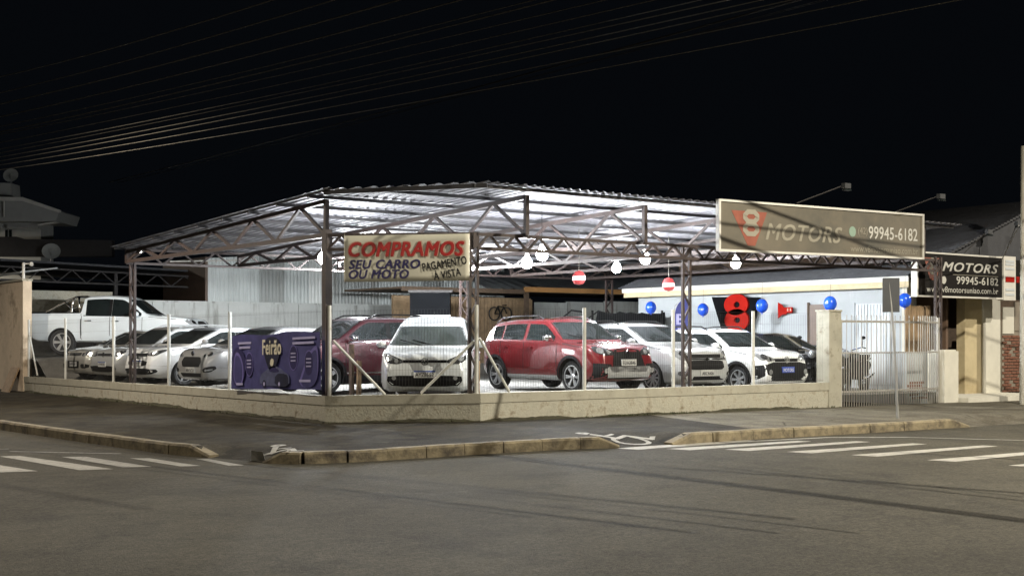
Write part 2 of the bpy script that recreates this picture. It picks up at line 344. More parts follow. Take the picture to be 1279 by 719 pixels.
def walk(name, pairs, mat):
    vs = []; fs = []; m = 15
    dens = []
    for (a, b, d), (a2, b2, d2) in zip(pairs, pairs[1:]):
        n = max(2, int((Vector(a2)-Vector(a)).length/.35))
        n = min(n, 24)
        for i in range(n): dens.append((Vector(a).lerp(Vector(a2), i/n), Vector(b).lerp(Vector(b2), i/n), d+(d2-d)*i/n))
    dens.append((Vector(pairs[-1][0]), Vector(pairs[-1][1]), pairs[-1][2]))
    for a, b, d in dens:
        for j in range(m):
            t = j/(m-1); p = a.lerp(b, t); dist = (p-a).length
            vs.append((p.x, p.y, sz(p.x, p.y)-d*.15*smooth(1-dist/1.1)))
    for i in range(len(dens)-1):
        for j in range(m-1): q = i*m+j; fs.append((q, q+m, q+m+1, q+1))
    k0 = len(vs)      # the edge turned down to the road
    for a, b, d in dens: vs.append((a.x, a.y, rz(a.x, a.y)-.06))
    for i in range(len(dens)-1): fs.append((i*m, k0+i, k0+i+1, (i+1)*m))
    return struct(MB().add(vs, fs).build(name, mat, None, 60))
walk('corner_pavement', PAIRS[:20], M['paving'])['label'] = 'dark worn paved pavement wrapping round the corner'
walk('concrete_pavement', PAIRS[19:], M['concrete_walk'])['label'] = 'pale concrete pavement along the front wall'

# kerb stones, each a piece of the kerb
kerb = thing('kerb', 'worn ochre kerb of long stones round the corner', 'kerb', (-5, -3, -.2)); kerb['kind'] = 'structure'; del kerb['category']
def kerb_run(pts, step=.95, drop0=False, drop1=False):
    P = [Vector(p) for p in pts]; seg = [(P[i+1]-P[i]).length for i in range(len(P)-1)]; tot = sum(seg)
    def at(s):
        for i, l in enumerate(seg):
            if s <= l or i == len(seg)-1: return P[i].lerp(P[i+1], s/l)
            s -= l
    n = max(1, round(tot/step))
    for k in range(n):
        a, b = at(tot*k/n+.008), at(tot*(k+1)/n-.008); d = (b-a).normalized(); e = Vector((-d.y, d.x)); j = rnd.uniform(-.012, .012)
        vs = []
        for q, (p, dr) in enumerate(((a, drop0 and k == 0), (a.lerp(b, .5), False), (b, drop1 and k == n-1))):
            zt = sz(p.x, p.y)+.012+j*.5-(.13 if dr else 0); zb = rz(p.x, p.y)-.08
            for off, z in ((-.09+j, zb), (-.085+j, zt-.03), (-.06+j, zt), (.1+j, zt), (.1+j, zb)):
                c = p+e*off; vs.append((c.x, c.y, z+rnd.uniform(-.004,.004)))
        fs = [(4,3,2,1,0),(10,11,12,13,14)]+[(i*5+q, i*5+(q+1) % 5, i*5+5+(q+1) % 5, i*5+5+q) for i in (0,1) for q in range(5)]
        MB().add(vs, fs).build('kerb_stone', M['kerb'], kerb, 25)
outer = [p[0] for p in PAIRS]
kerb_run(outer[1:8], drop1=True); kerb_run(outer[8:16], .62, True, True); kerb_run(outer[16:23], 1.0, True, True)

# painted markings on the road
def mark(name, poly, mat=None, dz=.004):
    P = [Vector(p) for p in poly]; vs = []; fs = []; n = 8
    for i in range(n+1):
        for j in range(3):
            p = P[0].lerp(P[1], i/n).lerp(P[3].lerp(P[2], i/n), j/2); vs.append((p.x, p.y, rz(p.x, p.y)+dz))
    for i in range(n):
        for j in range(2): q = i*3+j; fs.append((q, q+3, q+4, q+1))
    return MB().add(vs, fs).build(name, mat or M['road_paint'], road)
for q in ([(-8.1,.85),(-7.84,.75),(-7.45,-2.1),(-7.85,-1.95)], [(-7.4,.2),(-7.12,0),(-6.92,-2.1),(-7.26,-1.95)], [(-6.69,-.65),(-6.47,-.85),(-6.35,-2.4),(-6.6,-2.3)], [(-5.98,-1.35),(-5.85,-1.5),(-5.86,-2.7),(-6.04,-2.6)], [(-8.95,.6),(-8.62,.45),(-8.32,-1.75),(-8.75,-1.6)], [(-9.8,.8),(-9.5,.7),(-9.2,-1.4),(-9.6,-1.3)]): mark('crossing_stripe', [q[0], q[3], q[2], q[1]], M['road_paint_faded'])
for i, (x0, x1, y0) in enumerate([(-.62,2.2,-4.55),(-.1,2.8,-5.08),(.54,3.55,-5.66),(1.0,3.94,-6.45),(1.35,4.5,-7.33),(1.58,4.74,-8.42),(1.8,4.9,-9.5),(2.0,5.2,-10.6)]):
    mark('crossing_stripe', [(x0,y0+.17),(x1,y0+.13),(x1+.06,y0-.1),(x0+.12,y0-.2)])
for a, b in zip([(1.75,-4.52),(3.84,-4.68),(5.0,-5.4),(6.07,-6.95)], [(3.84,-4.68),(5.0,-5.4),(6.07,-6.95),(7.0,-9.5)]):
    mark('edge_line', [a, b, (b[0]-.02, b[1]-.11), (a[0]-.02, a[1]-.11)])
mark('edge_line', [(-9.4,3.1),(-7.6,2.2),(-7.62,2.11),(-9.42,3.0)], M['road_paint_worn'])
mark('edge_line', [(-7.7,1.7),(-6.5,.2),(-6.56,.14),(-7.76,1.62)], M['road_paint_worn'])
mark('paint_scrap', [(-10.35,-11.05),(-10.15,-11.2),(-10.18,-11.26),(-10.38,-11.1)], M['road_paint_worn'])
mark('paint_scrap', [(-11.2,-11.2),(-10.75,-11.0),(-10.76,-11.03),(-11.21,-11.23)], M['road_paint_worn'])
# painted wheelchair symbols at the two dropped kerbs
def wheelchair(c, ang, s):
    def P(a, b):
        x, y = c[0]+s*(a*math.cos(ang)-b*math.sin(ang)), c[1]+s*(a*math.sin(ang)+b*math.cos(ang)); return (x, y)
    mb = MB()
    def strip(pts, w):
        for a, b in zip(pts, pts[1:]):
            A = P(*a); B = P(*b); d = (Vector(B)-Vector(A)).normalized(); e = Vector((-d.y, d.x))*w*s/2; A = Vector(A)-d*w*s*.2; B = Vector(B)+d*w*s*.2
            vs = []
            for i in range(4):
                p = A.lerp(B, i/3)
                for q in (p-e, p+e):
                    h = 0
                    t = min(1, max(0, (Vector(q)-Vector(P(0, -.9))).length/(1.5*s)))
                    vs.append((q.x, q.y, walkz(q.x, q.y)+.006))
            mb.add(vs, [(2*i, 2*i+1, 2*i+3, 2*i+2) for i in range(3)])
    strip([(.32*math.cos(R(t)), -.25+.36*math.sin(R(t))) for t in range(100, 381, 28)], .1)
    strip([(-.12,.55),(-.05,.02),(.3,.0),(.46,-.5),(.6,-.46)], .11); strip([(-.08,.28),(.22,.24)], .08)
    strip([(-.12+.1*math.cos(R(t)), .74+.1*math.sin(R(t))) for t in range(0, 361, 60)], .1)
    return mb.build('wheelchair_symbol', M['road_paint'], walks)
walks = bpy.data.objects['corner_pavement']
_bv = BVHTree.FromPolygons([tuple(v.co) for v in walks.data.vertices], [tuple(p.vertices) for p in walks.data.polygons])
def walkz(x, y):
    h = _bv.ray_cast(Vector((x, y, 3)), Vector((0,0,-1)))[0]; return h.z if h else sz(x, y)
wheelchair((-5.1,-2.1), R(-40), .8); wheelchair((.0,-3.75), R(25), .8)

# weeds along the foot of the wall
mb = MB()
def weed(x, y, s):
    for _ in range(7):
        a = rnd.uniform(0, 6.28); l = s*rnd.uniform(.5, 1.2); dx, dy = math.cos(a)*.03, math.sin(a)*.03; px_, py_ = x+rnd.uniform(-.08,.08), y+rnd.uniform(-.04,.04); z = sz(px_, py_)-.01
        mb.add([(px_-dy*.4, py_+dx*.4, z), (px_+dy*.4, py_-dx*.4, z), (px_+math.cos(a)*l*.5, py_+math.sin(a)*l*.5, z+l)], [(0,1,2)])
for _ in range(260):
    t = rnd.random()
    if t < .45: weed(-2.09, rnd.uniform(2.2, 20), rnd.uniform(.02,.07))
    elif t < .55: k = rnd.random(); weed(-2.09+2.03*k, 2.0-2.05*k, rnd.uniform(.02,.05))
    else: weed(rnd.choice([rnd.uniform(.2,10), rnd.uniform(3,5)]), -.06, rnd.uniform(.02,.07))
def moss(a, b):
    a, b = Vector(a), Vector(b); L_ = (b-a).length; n = int(L_/.06); d = (b-a).normalized(); e = Vector((d.y, -d.x)); vs = []; fs = []; h = .02
    for i in range(n+1):
        p = a.lerp(b, i/n); h = min(.075, max(.0, h+rnd.uniform(-.014,.0143))); w_ = .02+h*1.3+rnd.uniform(0,.02); q = p+e*w_
        vs += [(p.x-e.x*.01, p.y-e.y*.01, sz(p.x, p.y)+h*.8), (p.x+e.x*w_*.4, p.y+e.y*w_*.4, sz(p.x, p.y)+h*.45), (q.x, q.y, sz(q.x, q.y)-.004)]
    for i in range(n): fs += [(3*i, 3*i+1, 3*i+4, 3*i+3), (3*i+1, 3*i+2, 3*i+5, 3*i+4)]
    return MB().add(vs, fs)
for a, b, lb in (((-2.035,20.7),(-2.035,2.05),'dark mossy dirt along the foot of the left street wall'), ((-2.035,2.045),(-.005,-.005),'dark mossy dirt along the foot of the corner wall'), ((0,-.005),(9.6,-.005),'dark mossy dirt along the foot of the front wall')):
    tag(moss(a, b).build('moss_line', M['moss'], None, 60), lb, 'moss', kind='stuff')
w = mb.build('weeds', M['weed']); tag(w, 'low tufts of weeds along the foot of the wall', 'weeds', kind='stuff')
# ------------------------------------------------------------------ low wall round the lot
P1, P2, P3 = Vector((-2.03, 2.05)), Vector((0, 0)), Vector((9.62, 0))
low = thing('low_wall', 'low cream plastered wall with coping round the lot corner', 'wall', (0, 0, -.1))
def wall_run(a, b, za, zb, miter0=0, miter1=0):
    a, b = Vector(a), Vector(b); d = (b-a).normalized(); e = Vector((-d.y, d.x)); n = max(2, int((b-a).length/.5))
    for name, off0, off1, zlo, zhi, mat in (('wall_panel', 0, .2, None, -.17, M['plaster']), ('coping', -.014, .214, -.17, 0, M['coping'])):
        vs = []; fs = []
        for i in range(n+1):
            t = i/n; p = a.lerp(b, t); zt = za+(zb-za)*t
            m = miter0*(1-t)+miter1*t if i in (0, n) else 0
            for off, z in ((off0, zlo), (off0, zhi), (off1, zhi), (off1, zlo)):
                q = p+e*off+d*(m*off if i in (0, n) else 0)
                vs.append((q.x, q.y, -.45 if z is None else zt+z+(rnd.uniform(-.004,.004) if z == zhi and name == 'coping' else 0)))
        for i in range(n):
            for k in range(4): fs.append((i*4+k, i*4+(k+1) % 4, i*4+4+(k+1) % 4, i*4+4+k))
        fs += [(0,1,2,3), tuple(n*4+k for k in (3,2,1,0))]
        MB().add(vs, fs).build(name, mat, low)
mt = math.tan(R(22.5))
wall_run((-2.03,20.75), P1, .345, .44, 0, -mt); wall_run(P1, P2, .44, .5, mt, -mt); wall_run(P2, P3, .5, .5, mt, 0)

pil = thing('gate_pillar', 'square concrete pillar at the left side of the white gate', 'pillar', (9.85, .15, -.1))
MB().box(9.62,10.04,-.02,.34,-.4,2.1).build('shaft', M['coping'], pil)
MB().box(9.6,10.06,-.04,.36,2.1,2.14).build('cap', M['plaster'], pil)
lp = thing('crumbling_pillar', 'short crumbling plastered pillar at the right end of the white gate', 'pillar', (14.2, .1, -.1))
mb = MB().box(13.92,14.5,-.05,.42,-.4,1.18); mb.box(13.98,14.44,-.02,.38,1.18,1.215); mb.build('shaft', M['pale_wall'], lp)

# ------------------------------------------------------------------ gate
gt = thing('bar_gate', 'white iron bar gate across the driveway', 'gate', (11.9, .08, -.05))
for z, h in ((1.885,.05),(1.16,.035),(.27,.045)): MB().box(10.09,13.86,.06,.1,z-h/2,z+h/2).build('rail', M['gate'], gt)
for x in (10.09, 13.8): MB().box(x,x+.07,.045,.115,-.07,2.0 if x > 12 else 1.92).build('stile', M['gate'], gt)
tall = MB().box(-.0075,.0075,-.0075,.0075,-.07,2.0).add([(-.011,-.011,2.0),(.011,-.011,2.0),(.011,.011,2.0),(-.011,.011,2.0),(0,0,2.05)], [(0,1,4),(1,2,4),(2,3,4),(3,0,4)]).mesh('bar')
short = MB().box(-.0075,.0075,-.0075,.0075,-.07,1.18).mesh('bar')
tall.materials.append(M['gate']); short.materials.append(M['gate'])
n = 41
for i in range(1, n):
    x = 10.12+(13.8-10.12)*i/n; o = bpy.data.objects.new('bar', tall if i % 2 == 0 or x > 12.95 else short); C.objects.link(o); o.parent = gt; o.matrix_parent_inverse = BASE[gt.name]; o.location = (x, .035, 0)

# ------------------------------------------------------------------ wire fences on the wall
def fence(name, label, posts, wires, braces, wz):
    f = thing(name, label, 'fence', (posts[0][0], posts[0][1], wz))
    for i, (x, y, z0, z1) in enumerate(posts):
        MB().tube([(x,y,z0-.25),(x,y,z1)], .036, 10).build('post', M['post'], f, 40)
    for a, b in braces: MB().tube([a, b], .026, 8).build('brace', M['post'], f, 40)
    for a, b in wires:
        a, b = Vector(a), Vector(b); d = b-a; n = int(Vector((d.x, d.y)).length/.058); m = MB()
        for i in range(1, n):
            p = a.lerp(b, i/n); m.bar((p.x,p.y,p.z+.02), (p.x,p.y,2.02), .0024)
        for h in (.05,.45,.9,1.3,1.55): m.bar((a.x,a.y,a.z+h),(b.x,b.y,b.z+h), .0022)
        o = m.build('wire_mesh', M['wire'], f); o['kind'] = 'stuff'
    return f
L = [(-1.95,y,.345+.095*(20.75-y)/18.7) for y in (20.55,17.13,13.33,9.69,6.36,2.2)]
fence('wire_fence', 'wire mesh fence with white posts along the left street wall', [(x,y,z,2.05) for x,y,z in L], list(zip(L, L[1:])), [((-1.95,20.5,1.6),(-1.95,19.7,.4))], .4)
A, B = (-1.86,2.03,.44), (.03,.1,.5)
fence('wire_fence', 'wire mesh fence with diagonal braces under the cream banner', [(-1.93,2.08,.44,2.1),(.0,.12,.5,2.1)], [(A,B)], [((-1.88,2.02,1.45),(-1.2,1.32,.47)),((-.02,.16,1.45),(-.72,.86,.5))], .4)
F = [(.1,.1,.5),(2.53,.1,.5),(4.89,.1,.5),(7.26,.1,.5),(9.6,.1,.5)]
fence('wire_fence', 'wire mesh fence with white posts along the front wall', [(x,y,z,2.08) for x,y,z in F[1:4]], list(zip(F, F[1:])), [((.05,.1,1.5),(.72,.1,.52))], .5)

# ------------------------------------------------------------------ canopy
can = thing('steel_canopy', 'brown steel lattice canopy with corrugated metal roof over the cars', 'canopy', (5, 5, .3))
def rfz(y): return 4.26-.038*y
x0, x1, yb = -2.25, 14.2, 12.75
vs = []; fs = []; pitch = .21; k = 0; row = []
xs = []
x = x0
while x < x1:
    for dx, dz in ((0,0),(.075,0),(.105,.032),(.16,.032),(.19,0)): xs.append((x+dx, dz))
    x += pitch
def ystart(x): return -.28 if x >= -.05 else min(2.0, -x*1.01)-.28
NY = 8
for x, dz in xs:
    ya = ystart(x)
    for j in range(NY+1):
        y = ya+(yb-ya)*j/NY; vs.append((x, y, rfz(y)+dz+rnd.uniform(-.003,.003)))
m = NY+1
for i in range(len(xs)-1):
    for j in range(NY): q = i*m+j; fs.append((q, q+m, q+m+1, q+1))
MB().add(vs, fs).build('roof_sheet', M['sheet'], can, 20)
for i in range(11):
    y = -.12+i*1.27; xa = x0+.05 if y > 1.7 else -y*.98-.35
    MB().box(max(xa, x0+.05),x1-.05,y-.03,y+.03,rfz(y)-.075,rfz(y)-.012).build('purlin', M['purlin'], can)
d = Vector((2.03,-2.05)).normalized()
MB().bar((-2.17,1.86,rfz(1.8)-.05),(-.05,-.28,rfz(-.2)-.05), .05, .08).build('edge_purlin', M['purlin'], can)
def lattice(name, pts_top, pts_bot, n, chord=.07, web=.045, end_posts=(True, True)):
    """a girder of two chords and zigzag webs; its members are sub-parts"""
    a, b = Vector(pts_top[0]), Vector(pts_top[1]); c, e = Vector(pts_bot[0]), Vector(pts_bot[1])
    g = MB().bar(a, b, chord, chord).build(name, M['steel'], can)
    MB().bar(c, e, chord, chord).build('bottom_chord', M['steel'], g)
    q = 2*n
    for i in range(q):
        s = a.lerp(b, i/q) if i % 2 else c.lerp(e, i/q); t = a.lerp(b, (i+1)/q) if (i+1) % 2 else c.lerp(e, (i+1)/q)
        if (s-t).length > .1: MB().bar(s, t, web, web).build('web_member', M['steel'], g)
    for k, (s, t) in enumerate(((a, c), (b, e))):
        if end_posts[k] and (s-t).length > .1: MB().bar(s+Vector((0,0,.03)), t, chord, chord).build('end_post', M['steel'], g)
    return g
TX = [-1.93, 1.06, 4.03, 7.0, 10.0, 13.0]
for i, x in enumerate(TX):
    ya = 2.2 if i == 0 else .02
    lattice('roof_truss', ((x,ya,rfz(ya)-.15),(x,12.4,rfz(12.4)-.15)), ((x,ya,3.40),(x,12.4,3.40)), 6 if i else 5, .08, .055)
lattice('front_girder', ((.06,.22,3.39),(14.05,.22,3.42)), ((.06,.22,3.13),(14.05,.22,3.16)), 24, .06, .04)
lattice('corner_girder', ((-1.95,2.12,3.39),(.0,.2,3.39)), ((-1.95,2.12,3.13),(.0,.2,3.13)), 5, .06, .04)
lattice('rear_girder', ((-1.95,12.42,3.70),(14.0,12.42,3.72)), ((-1.95,12.42,3.36),(14.0,12.42,3.38)), 17, .06, .042)
lattice('sign_girder', ((6.1,-.05,4.2),(13.1,-.05,4.22)), ((6.1,-.05,3.5),(13.1,-.05,3.52)), 8, .05, .035)
def lat_column(x, y, z0, z1, w, dirx=(1,0)):
    e = Vector((dirx[0], dirx[1], 0)); c = Vector((x, y, 0)); a, b = c-e*w/2, c+e*w/2
    up = lambda p, z: (p.x, p.y, z)
    g = MB().bar(up(a,z0), up(a,z1), .055, .055).build('column', M['steel'], can); MB().bar(up(b,z0), up(b,z1), .055, .055).build('column_chord', M['steel'], g)
    n = max(3, int((z1-z0)/.3)); 
    for i in range(n):
        za, zb = z0+(z1-z0)*i/n, z0+(z1-z0)*(i+1)/n
        MB().bar(up(a if i % 2 else b, za), up(b if i % 2 else a, zb), .034, .034).build('lacing', M['steel'], g)
MB().box(-2.0,-1.86,2.1,2.24,.2,3.5).build('column', M['steel'], can)
lat_column(.02,.25,.3,3.4,.17); lat_column(5.41,.25,.3,3.4,.2); lat_column(14.02,.2,1.2,3.5,.22); lat_column(-1.8,12.4,.2,3.72,.3,(.0,1)); lat_column(8.25,12.42,.3,3.7,.26); lat_column(13.95,12.42,.3,3.7,.26)
for i, x in enumerate(TX[1:4]): MB().bar((x,.02,3.4),(x,.22,3.39), .05).build('bracket', M['steel'], can)

# ------------------------------------------------------------------ LED bulbs hanging under the canopy
BL = [(-.85,4.29,3.11,'bare lit bulb hanging beside the corner column left of the cream banner'), (3.06,2.6,3.07,'bare lit bulb above the red hatchback, lower left one of the close pair'), (2.08,.85,3.12,'bare lit bulb above the red hatchback, upper right one of the close pair'),
      (7.9,5.23,3.24,'bare lit bulb hanging in front of the rear column'), (5.74,1.85,3.22,'bare lit bulb hanging above the silver people carrier'), (8.8,2.05,3.24,'bare lit bulb hanging below the left end of the motors banner'),
      (2.0,8.0,3.2,'bare lit bulb deep under the canopy behind the cream banner, left one'), (4.5,8.5,3.2,'bare lit bulb deep under the canopy behind the cream banner, right one'), (4.3,11.8,3.3,'added strong bulb hidden behind the cream banner near the rear girder, left one'), (6.2,10.6,3.25,'added strong bulb hidden behind the cream banner near the rear girder, right one')]  # strong rear pair added out of view to brighten the back wall and pickup
for x, y, z, lb in BL:
    b = thing('hanging_bulb', lb, 'light bulb', (x, y, z), 'canopy bulbs')
    MB().lathe([(0,-.112),(.043,-.104),(.08,-.08),(.104,-.042),(.112,0),(.106,.042),(.085,.085),(.05,.13),(0,.135)], 20, (x,y,z)).build('bulb', M['bulb_added' if y > 10 else 'bulb'], b, 60)
    MB().lathe([(0,.13),(.042,.13),(.042,.21),(.02,.23),(0,.23)], 12, (x,y,z)).build('socket', M['pale_text'], b, 40)
    MB().tube([(x,y,z+.22),(x,y,rfz(y)-.05)], .006, 5).build('cord', M['cable_dark'], b)
s = thing('small_lamp', 'tiny lit lamp at the top of the far left column', 'lamp', (-1.85, 11.6, 3.6)); MB().ball((-1.85,11.75,3.62),.035,10,6).build('lens', M['small_led'], s); MB().box(-1.9,-1.8,11.72,11.9,3.64,3.68).build('bracket', M['steel'], s)
# ------------------------------------------------------------------ banners and signs
en = Vector((-.7106,-.7036)); ed = Vector((.7036,-.7106)); o1 = P1+en*.12
def onch(a, b, d): q = o1+ed*a+en*d; return (q.x, q.y, b)
bn = thing('hanging_banner', 'cream vinyl banner reading COMPRAMOS SEU CARRO OU MOTO across the corner', 'banner', (o1.x, o1.y, 2.52))
vs = []; fs = []; nx, nz = 24, 8
for i in range(nx+1):
    for j in range(nz+1):
        a, b = .39+2.32*i/nx, 2.52+.84*j/nz; vs.append(onch(a, b+.012*(i/nx), .008*math.sin(a*5+b*2)))
for i in range(nx):
    for j in range(nz): q = i*(nz+1)+j; fs.append((q, q+nz+1, q+nz+2, q+1))
o = MB().add(vs, fs).build('vinyl', M['cream_banner'], bn, 60); md = o.modifiers.new('s', 'SOLIDIFY'); md.thickness = .006
text('lettering_compramos', 'COMPRAMOS', .46, 2.965, 2.18, .29, onch, M['text_halo'], bn, .05, .22, .016)
text('lettering_compramos', 'COMPRAMOS', .475, 2.975, 2.14, .265, onch, M['text_red'], bn, .036, .22, .020)
text('lettering_seu_carro', 'SEU CARRO', .48, 2.755, 1.33, .165, onch, M['text_navy'], bn, .034, .22, .018)
text('lettering_ou_moto', 'OU MOTO', .48, 2.575, 1.12, .165, onch, M['text_navy'], bn, .034, .22, .018)
def tilt(a, b, d): t = R(9); return onch(1.86+a*math.cos(t)-b*math.sin(t), 2.70+a*math.sin(t)+b*math.cos(t), d)
text('lettering_pagamento', 'PAGAMENTO', 0, .0, .82, .15, tilt, M['text_black'], bn, .026, 0, .018)
text('lettering_a_vista', '\u00c0 VISTA', .18, -.19, .5, .18, tilt, M['text_black'], bn, .026, 0, .018)
for a, b in ((.39,3.36),(2.7,3.37)): MB().bar(onch(a,b,0), onch(a,3.45,-.08), .01).build('tie', M['cable'], bn)

# the long motors banner on the canopy edge
yS = -.34
def ons(a, b, d): return (5.78+(a-6.1)*.984, yS-d, b+.012*(a-6.1))
ms = thing('canopy_signboard', 'long faded tan MOTORS banner in a white frame on the canopy edge', 'sign', (9.6, yS, 3.3))
MB().prism([(6.1,3.32),(13.05,3.32),(13.05,4.31),(6.1,4.31)], ons, -.05, 0).build('vinyl', M['sign_tan'], ms)
for a0, a1, b0, b1 in ((6.06,6.11,3.28,4.35),(13.04,13.09,3.28,4.35),(6.11,13.04,3.28,3.325),(6.11,13.04,4.305,4.35)):
    MB().prism([(a0,b0),(a1,b0),(a1,b1),(a0,b1)], ons, -.07, .03).build('frame_bar', M['sign_frame'], ms)
MB().prism([(6.45,4.14),(7.55,4.14),(7.18,3.42),(6.95,3.42)], ons, 0, .004).build('red_wedge', M['fade_red'], ms)
def ring8(a0, b0, w, h, t, ch=.25):
    """blocky figure 8 of two stacked chamfered rings"""
    out = []
    for k in (0, 1):
        c = b0+k*(h-h*.54); hh = h*.54
        def rr(m):
            x0, x1, z0, z1 = a0+m, a0+w-m, c+m, c+hh-m; q = (x1-x0)*ch
            return [(x0+q,z0),(x1-q,z0),(x1,z0+q*.8),(x1,z1-q*.8),(x1-q,z1),(x0+q,z1),(x0,z1-q*.8),(x0,z0+q*.8)]
        out.append((rr(0), rr(t)))
    return out
def build8(name, a0, b0, w, h, t, fn, mat, parent, d0, d1):
    mb = MB()
    for kk, (o_, i_) in enumerate(ring8(a0, b0, w, h, t)):
        for k in range(8):
            q = [o_[k], o_[(k+1) % 8], i_[(k+1) % 8], i_[k]]; mb.prism(q, fn, d0, d1+kk*.001)
    return mb.build(name, mat, parent)
build8('numeral_eight', 6.8, 3.62, .5, .56, .1, ons, M['fade_white'], ms, .003, .008)
text('lettering_motors', 'MOTORS', 7.5, 3.56, 2.55, .36, ons, M['fade_white'], ms, .02, .3, .006, 1.05)
MB().prism(circ(10.42,3.84,.12,16), ons, 0, .006).build('phone_badge', M['green_pale'], ms)
text('lettering_area_code', '(42)', 10.62, 3.75, .34, .2, ons, M['fade_white'], ms, .0, 0, .006)
text('lettering_phone', '99945-6182', 11.0, 3.7, 1.85, .29, ons, M['pale_text'], ms, .012, 0, .006)
text('lettering_website', 'www.v8motorsuniao.com.br', 10.35, 3.39, 2.52, .15, ons, M['fade_white'], ms, .0, 0, .006)
def flood(x, y, z, dx, dz, lb, out=.5):
    f = thing('sign_floodlight', lb, 'floodlight', (x, y, z), 'unlit sign floodlights')
    e = (x+dx, y-out, z+dz); MB().tube([(x,y,z-.1),(x,y,z),e], .013, 6).build('arm', M['steel_dark'], f)
    MB().box(e[0]-.1,e[0]+.1,e[1]-.08,e[1]+.02,e[2]-.08,e[2]+.03).build('head', M['grey_back'], f); MB().box(e[0]-.1,e[0]+.1,e[1]-.09,e[1],e[2]-.13,e[2]-.1).build('lens', M['glass'], f)
flood(8.2,-.3,4.42,1.0,.42,'unlit floodlight on a thin arm above the middle of the motors banner'); flood(11.6,-.3,4.42,1.05,.42,'unlit floodlight on a thin arm above the right end of the motors banner')

# purple banner on the left fence
def onl(a, b, d): return (-2.12-d, 5.89-a, b+.025*a)
fb = thing('fence_banner', 'purple banner with Feir\u00e3o lettering tied to the left fence', 'banner', (-2.12, 4, .45))
vs = []; fs = []; nx, nz = 30, 10; Wd, Hd = 3.82, 1.08
for i in range(nx+1):
    for j in range(nz+1):
        a, b = Wd*i/nx, .46+Hd*j/nz; vs.append(onl(a, b+.02*math.sin(a*3)*(j/nz), .012*math.sin(a*4+b*3)))
for i in range(nx):
    for j in range(nz): q = i*(nz+1)+j; fs.append((q, q+nz+1, q+nz+2, q+1))
MB().add(vs, fs).build('vinyl', M['purple'], fb, 60)
def shape(name, poly, mat, dd, it=2): MB().prism(chaikin(poly, it, .25), onl, dd-.003, dd).build(name, M[mat], fb)
shape('print_panel', [(.05,.5),(.55,.5),(.75,1.05),(.35,1.35),(.05,1.2)], 'purple_lo', .016); shape('print_swoosh', [(.1,.55),(.55,.5),(.62,.9),(.4,1.2),(.15,1.2)], 'purple_hi', .017); shape('print_swoosh', [(.14,.58),(.5,.53),(.56,.9),(.38,1.14),(.18,1.14)], 'purple', .019)
for cx, cz in ((.86,.95),(2.78,1.06),(3.4,.95)): shape('print_badge', circ(cx,cz,.19,12,.25), 'purple_hi', .016); shape('print_badge', circ(cx,cz,.17,12,.23), 'purple_lo', .018)
shape('print_swoosh', [(2.95,.5),(3.75,.5),(3.78,1.3),(3.5,1.22),(3.2,.9)], 'purple_hi', .0165); shape('print_swoosh', [(3.02,.5),(3.72,.5),(3.74,1.22),(3.5,1.15),(3.26,.86)], 'purple', .0175)
shape('print_crest', [(1.5,1.2),(1.6,1.48),(2.15,1.48),(2.25,1.2),(2.1,.95),(1.95,.8),(1.8,.8),(1.65,.95)], 'banner_dark', .020)
shape('print_car', [(1.35,.52),(1.35,.72),(1.6,.82),(1.9,.92),(2.2,.88),(2.45,.78),(2.62,.72),(2.62,.52)], 'banner_grey', .020, 1); shape('print_car_front', [(2.0,.52),(2.02,.76),(2.5,.76),(2.6,.66),(2.56,.5)], 'banner_dark', .022, 1)
shape('print_car_window', [(1.7,.8),(1.9,.89),(2.15,.86),(2.2,.78)], 'purple_lo', .023, 1)
for c in ((1.55,.56),(2.2,.56)): shape('print_wheel', circ(c[0],c[1],.08,12), 'banner_dark', .024, 0); shape('print_wheel_rim', circ(c[0],c[1],.04,10), 'lilac', .026, 0)
text('lettering_feirao', 'Feir\u00e3o', 1.47, 1.13, .82, .3, onl, M['cream_text'], fb, .03, 0, .024)
shape('print_mark', [(1.8,.92),(1.84,1.06),(1.98,1.04),(1.94,.9)], 'cream_text', .025, 1)
for a, b, w in ((.34,1.36,.62),(.4,1.27,.52),(2.75,1.40,.9),(2.75,1.31,.85),(.26,.53,.3),(3.02,.60,.45)):
    MB().prism([(a,b),(a+w,b),(a+w,b+.045),(a,b+.045)], onl, .017, .021).build('print_line', M['lilac'], fb)
for cx, cz in ((.86,.95),(2.78,1.06),(3.4,.95)):
    for q in (-.07,.0,.07): MB().prism([(cx-.1,cz+q),(cx+.1,cz+q),(cx+.1,cz+q+.025),(cx-.1,cz+q+.025)], onl, .019, .023).build('print_line', M['lilac'], fb)

# timber stubs behind the corner fence
for (x, y), lb in (((-.6,3.47),'short dark timber stub post beside the maroon vehicle'), ((1.29,2.06),'short dark timber stub post right of the white compact hatchback')):
    t = thing('timber_stub', lb, 'post', (x, y, .3)); MB().bar((x-.07,y,.2),(x-.07,y,1.38),.11,.06).build('board', M['timber'], t); MB().bar((x+.07,y-.04,.2),(x+.08,y-.04,1.05),.09,.06).build('board', M['plank'], t)

